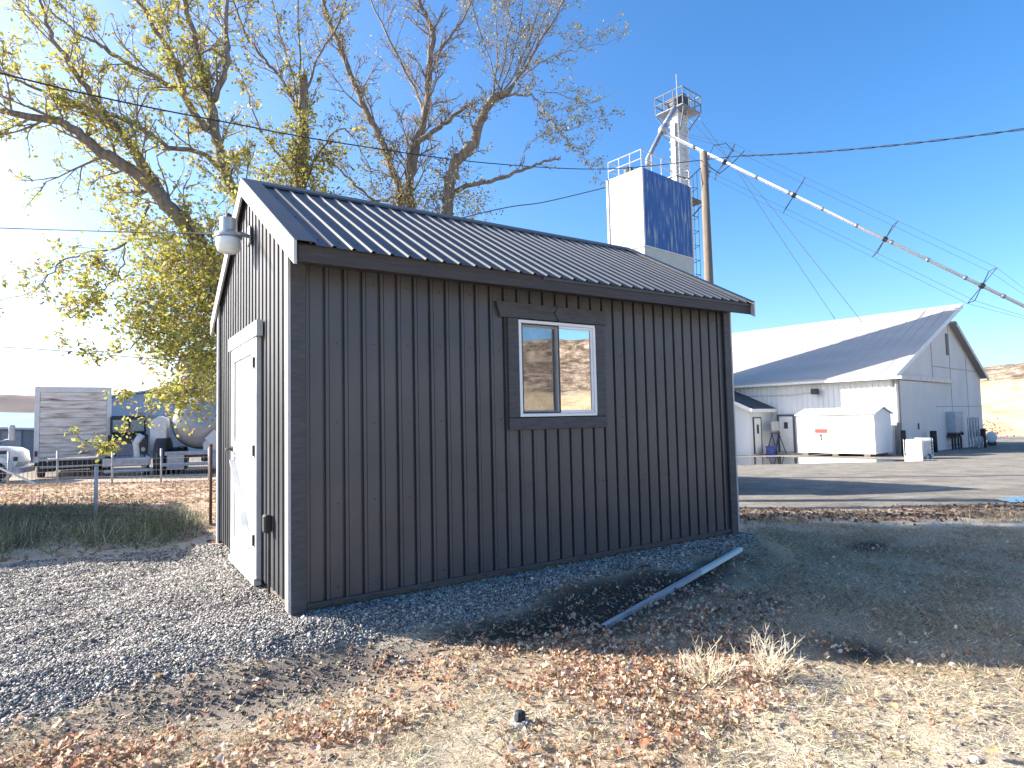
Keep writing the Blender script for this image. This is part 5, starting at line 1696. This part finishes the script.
# dark truck between trailers
db = at(127, 478, 23.0); g0 = gz(db.x, db.y)
dt = thing('dark_truck', 'dark old truck facing out between the trailer and tanker', 'truck', (db.x, db.y, g0), R(30)); dt.scale = (.62, .62, .74)
MB().prism([(-1.05, .0, 1.0), (1.05, .0, 1.0), (1.0, .0, 1.75), (.9, .0, 1.85), (-.9, .0, 1.85), (-1.0, .0, 1.75)], (0, 1.3, 0)).build('hood', M_dark, dt)
cbm = MB(); cbm.box(-1.05, 1.05, 1.31, 2.9, 1.0, 2.05, bev=.05); cbm.box(-.95, .95, 1.4, 2.8, 2.051, 3.0, bev=.08); cbm.build('cab', M_dark, dt)
for s in (-1, 1):
    MB().box(s * .46 - .36, s * .46 + .36, 1.37, 1.395, 2.2, 2.8, bev=.02).build('windscreen', pm('dusty glass', (.20, .28, .30), (.28, .36, .38), 3, rough=.15), dt)
gm = MB(); gm.box(-.55, .55, -.05, -.002, 1.02, 1.6, bev=.02)
for k in range(5):
    gm.box(-.5, .5, -.075, -.051, 1.08 + k * .1, 1.12 + k * .1)
gm.build('grille', pm('blue grey grille', (.20, .23, .30), None, 4), dt)
MB().box(-1.2, 1.2, -.35, -.1, .5, .92, bev=.04).build('bumper', M_galvp, dt)
MB().box(-1.15, 1.15, -.3, -.12, .2, .36, bev=.02).build('lower_step', M_galvp, dt)
for s in (-1, 1):
    wt = MB(); wr = MB(); wheel(wt, wr, (s * 1.0, .55, .5), (1, 0, 0)); wo = wt.build('wheel', M_black, dt, True); wr.build('rim', M_dark, wo, True)
    MB().lathe([(.09, 0), (.11, -.06), (.0, -.07)], (s * .8, -.01, 1.3), (0, 1, 0), 12).build('headlight', M_galvp, dt)

# tanker, its rounded end towards the viewer
tb_ = at(198, 478, 23.5); g0 = gz(tb_.x, tb_.y)
tn = thing('tanker_trailer', 'grey tanker trailer with a round end behind yellow leaves', 'tanker', (tb_.x, tb_.y, g0), R(17))
cz = at(198, 422, 23.5).z - g0
rt = .98
MB().lathe([(0, -.28), (rt * .45, -.22), (rt * .8, -.1), (rt, .1), (rt, 8.5), (rt * .7, 8.8), (0, 8.9)], (0, .4, cz), (0, 1, 0), 36).build('tank', pm('dull grey tank', (.42, .43, .43), (.34, .35, .36), 1.5, rough=.35, metal=.3), tn, True)
for y_ in (.55, 2.6, 4.6):
    MB().lathe([(rt + .005, 0), (rt + .05, .02), (rt + .05, .1), (rt + .005, .12)], (0, y_, cz), (0, 1, 0), 36).build('tank_band', M_dark, tn, True)
MB().box(-1.15, 1.15, .1, .3, cz - rt - .25, cz - rt - .1, bev=.02).build('rear_beam', M_galvp, tn)
fe = MB()
fe.lathe([(.75, -.2), (.8, -.18), (.8, .18), (.75, .2)], (-1.35, .9, .62), (1, 0, 0), 24)
fe.build('fender', M_dark, tn, True)
for s in (-1, 1):
    for k in range(2):
        wt = MB(); wr = MB(); wheel(wt, wr, (s * 1.0, 1.0 + 1.25 * k, .5), (1, 0, 0), .5, .4); wo = wt.build('wheel', M_black, tn, True); wr.build('rim', M_galvp, wo, True)
    MB().box(s * .75 - .28, s * .75 + .28, -.02, .0, .2, .75).build('mud_flap', M_galvp, tn)
    for k in range(2):
        MB().lathe([(.07, 0), (.07, -.03), (0, -.035)], (s * (.45 + .2 * k), .095, cz - rt - .32), (0, 1, 0), 10).build('tail_light', MATS['dark red lamp lens'], tn)
MB().box(-1.05, 1.05, .15, 4.5, .62, cz - rt - .26).build('chassis', M_dark, tn)
MB().bar((-1.2, .05, .38), (1.2, .05, .38), .12, .12).build('bumper', M_galvp, tn)
MB().prism([(.55, -.03, cz - .95), (.88, -.03, cz - .62), (.55, -.03, cz - .29), (.22, -.03, cz - .62)], (0, .012, 0)).build('placard', M_white, tn)
MB().prism([(-1.75, .6, .9), (-1.2, .6, .9), (-1.2, .6, 2.1), (-1.45, .6, 2.2), (-1.75, .6, 2.0)], (0, .5, 0)).build('tool_cabinet', M_white, tn)
MB().tube([(-1.95, .3, 1.5), (-2.15, .3, 1.2), (-2.1, .3, .7), (-1.85, .3, .35), (-1.7, .3, .7)], .12, 10).build('hose', M_white, tn, True)
# white pickup nose right of the tanker, mostly hidden by the shed
pb = at(232, 478, 24.0); g0 = gz(pb.x, pb.y)
pk = thing('white_truck', 'white truck half hidden by the shed corner behind the tanker', 'truck', (pb.x, pb.y, g0), R(10))
MB().prism([(-1.0, 0, .7), (2.5, 0, .7), (2.5, 0, 1.9), (1.2, 0, 1.95), (.6, 0, 1.45), (-.9, 0, 1.35), (-1.05, 0, 1.1)], (0, 1.8, 0)).build('body', M_white, pk)
MB().box(-1.1, -.8, -.05, 1.85, .45, .72, bev=.04).build('bumper', M_dark, pk)
wt = MB(); wr = MB(); wheel(wt, wr, (-.2, -.02, .45), (0, 1, 0), .45, .26); wo = wt.build('wheel', M_black, pk, True); wr.build('rim', M_galvp, wo, True)

# buildings behind the lot
def hut(name, label, x0p, x1p, Y, top_l, top_r, wallm, roofm, depth=8., roof_h=.9, base_drop=3.0):
    a_ = at(x0p, top_l, Y); b2 = at(x1p, top_r, Y)
    g_ = min(gz(a_.x, Y), gz(b2.x, Y))
    t = thing(name, label, 'building', (a_.x, Y, g_))
    Lx = b2.x - a_.x; za = a_.z - g_; zb2 = b2.z - g_
    MB().prism([(0, 0, -.3), (Lx, 0, -.3), (Lx, 0, zb2 - roof_h), (0, 0, za - roof_h)], (0, depth, 0)).build('wall', wallm, t)
    q = [(-.3, -.35, za - roof_h + .01), (Lx + .3, -.35, zb2 - roof_h + .01), (Lx + .3, depth * .55, zb2), (-.3, depth * .55, za)]
    MB().add([*q, *[(u_, v_, w2 + .12) for u_, v_, w2 in q]], [(0, 1, 2, 3), (4, 5, 6, 7), (0, 1, 5, 4), (1, 2, 6, 5), (2, 3, 7, 6), (3, 0, 4, 7)]).build('roof', roofm, t)
    return t, Lx, za
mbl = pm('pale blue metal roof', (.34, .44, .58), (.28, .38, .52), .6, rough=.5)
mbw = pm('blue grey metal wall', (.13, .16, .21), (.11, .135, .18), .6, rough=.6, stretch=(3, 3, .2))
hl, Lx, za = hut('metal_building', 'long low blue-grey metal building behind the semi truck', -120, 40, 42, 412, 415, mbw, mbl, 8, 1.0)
for k in range(3):
    MB().box(Lx * (.45 + .16 * k), Lx * (.45 + .16 * k) + 1.3, -.06, -.005, .1, 2.1).build('door', pm('dull steel door', (.24, .27, .32), None, 2), hl)
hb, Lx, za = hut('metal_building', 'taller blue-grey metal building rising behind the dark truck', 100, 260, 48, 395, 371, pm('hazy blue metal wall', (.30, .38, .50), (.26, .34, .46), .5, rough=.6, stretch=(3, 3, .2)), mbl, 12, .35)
MB().box(Lx * .3, Lx * .3 + 3, -.06, -.005, .1, 3.2).build('roller_door', MATS['dull steel door'], hb)
sb = at(198, 440, 62); g0 = gz(sb.x, sb.y); sh_ = at(198, 350, 62).z - g0
sil = thing('silo', 'pale grey ribbed silo showing through the yellow leaves', 'silo', (sb.x, sb.y, g0))
pr = []
k = 0.
while k < sh_ - 1.2:
    pr += [(1.65, k), (1.70, k + .25)]; k += .5
MB().lathe(pr, (0, 0, 0), n=32).build('wall', M_galvp, sil)
MB().lathe([(1.8, k), (.3, k + 1.1), (.3, k + 1.3), (0, k + 1.35)], (0, 0, 0), n=32).build('roof', M_galv, sil)

# ================================================================== fences


def mesh_fence(name, label, pts, h, postmats, mesh_h, sq=.10, rwire=.0018, sag=0):
    """posts (each a child) and one sheet of woven wire"""
    P = [Vector((x_, y_, gz(x_, y_))) for x_, y_ in pts]
    t = thing(name, label, 'fence', P[0])
    o_ = P[0]
    for p_, (mm_, rad, hh) in zip(P, postmats):
        if mm_ is None:
            continue
        q_ = p_ - o_
        MB().tube([q_ + Vector((0, 0, -.2)), q_ + Vector((0, 0, hh))], rad, 8).lathe([(rad * 1.15, 0), (rad * 1.1, .02), (0, .035)], q_ + Vector((0, 0, hh)), n=8).build('post', mm_, t, True)
    w_ = MB()
    for a_, b2 in zip(P[:-1], P[1:]):
        L_ = (b2 - a_).length; n_ = int(L_ / sq)
        for k in range(n_ + 1):
            f = k / n_; x_ = a_.x + (b2.x - a_.x) * f; y_ = a_.y + (b2.y - a_.y) * f
            z_ = a_.z + (b2.z - a_.z) * f
            w_.tube([(x_ - o_.x, y_ - o_.y, z_ - o_.z + .02), (x_ - o_.x, y_ - o_.y, z_ - o_.z + mesh_h)], rwire, 3, caps=False)
        k = 0
        while k * sq * 1.2 + .03 <= mesh_h + .01:
            z_ = k * sq * 1.2 + .03
            w_.tube([a_ - o_ + Vector((0, 0, z_)), (a_ + b2) / 2 - o_ + Vector((0, 0, z_ - sag)), b2 - o_ + Vector((0, 0, z_))], rwire, 3, caps=False); k += 1
    w_.build('wire_mesh', M_galv, t)
    return t, P
M_rust = pm('rusty steel post', (.20, .10, .06), (.13, .07, .045), 8, rough=.9)
p1 = on_ground(95.5, 522); p2 = on_ground(210.5, 526)
dF = np.array(p2) - np.array(p1)
p0 = np.array(p1) - dF * 1.02; pm1 = p0 - dF; p3 = np.array(p2) + dF * 1.0
mesh_fence('wire_fence', 'low wire fence with a white and a rusty post behind the weeds', [tuple(pm1), tuple(p0), p1, p2, tuple(p3)], 1.0, [(M_rust, .022, 1.0), (M_rust, .022, .95), (M_galvp, .03, .92), (M_rust, .024, 1.22), (M_galvp, .03, .95)], .85, .10, .0022, .03)
Yf = 19.6
fx = [at(px, 483, Yf).x for px in (-80, -25, 8, 57, 112, 161, 209, 262, 320)]
nf_, PF = mesh_fence('wire_fence', 'far wire fence with thin white posts in front of the trucks', [(x_, Yf) for x_ in fx], 1.0, [(M_galvp, .03, 1.02)] * 9, .9, .15, .0045)
mb = MB(); mb.tube([(PF[3] - PF[0]) + Vector((-.3, 0, .80)), (PF[4] - PF[0]) + Vector((-.45, 0, .83))], .03, 6)
mb.build('top_rail', M_galvp, nf_)
q1 = at(-30, 455, Yf - .2) - PF[0]; q2 = at(36, 484, Yf - .2) - PF[0]
MB().tube([q1, q2], .035, 8).build('brace', M_white, nf_)
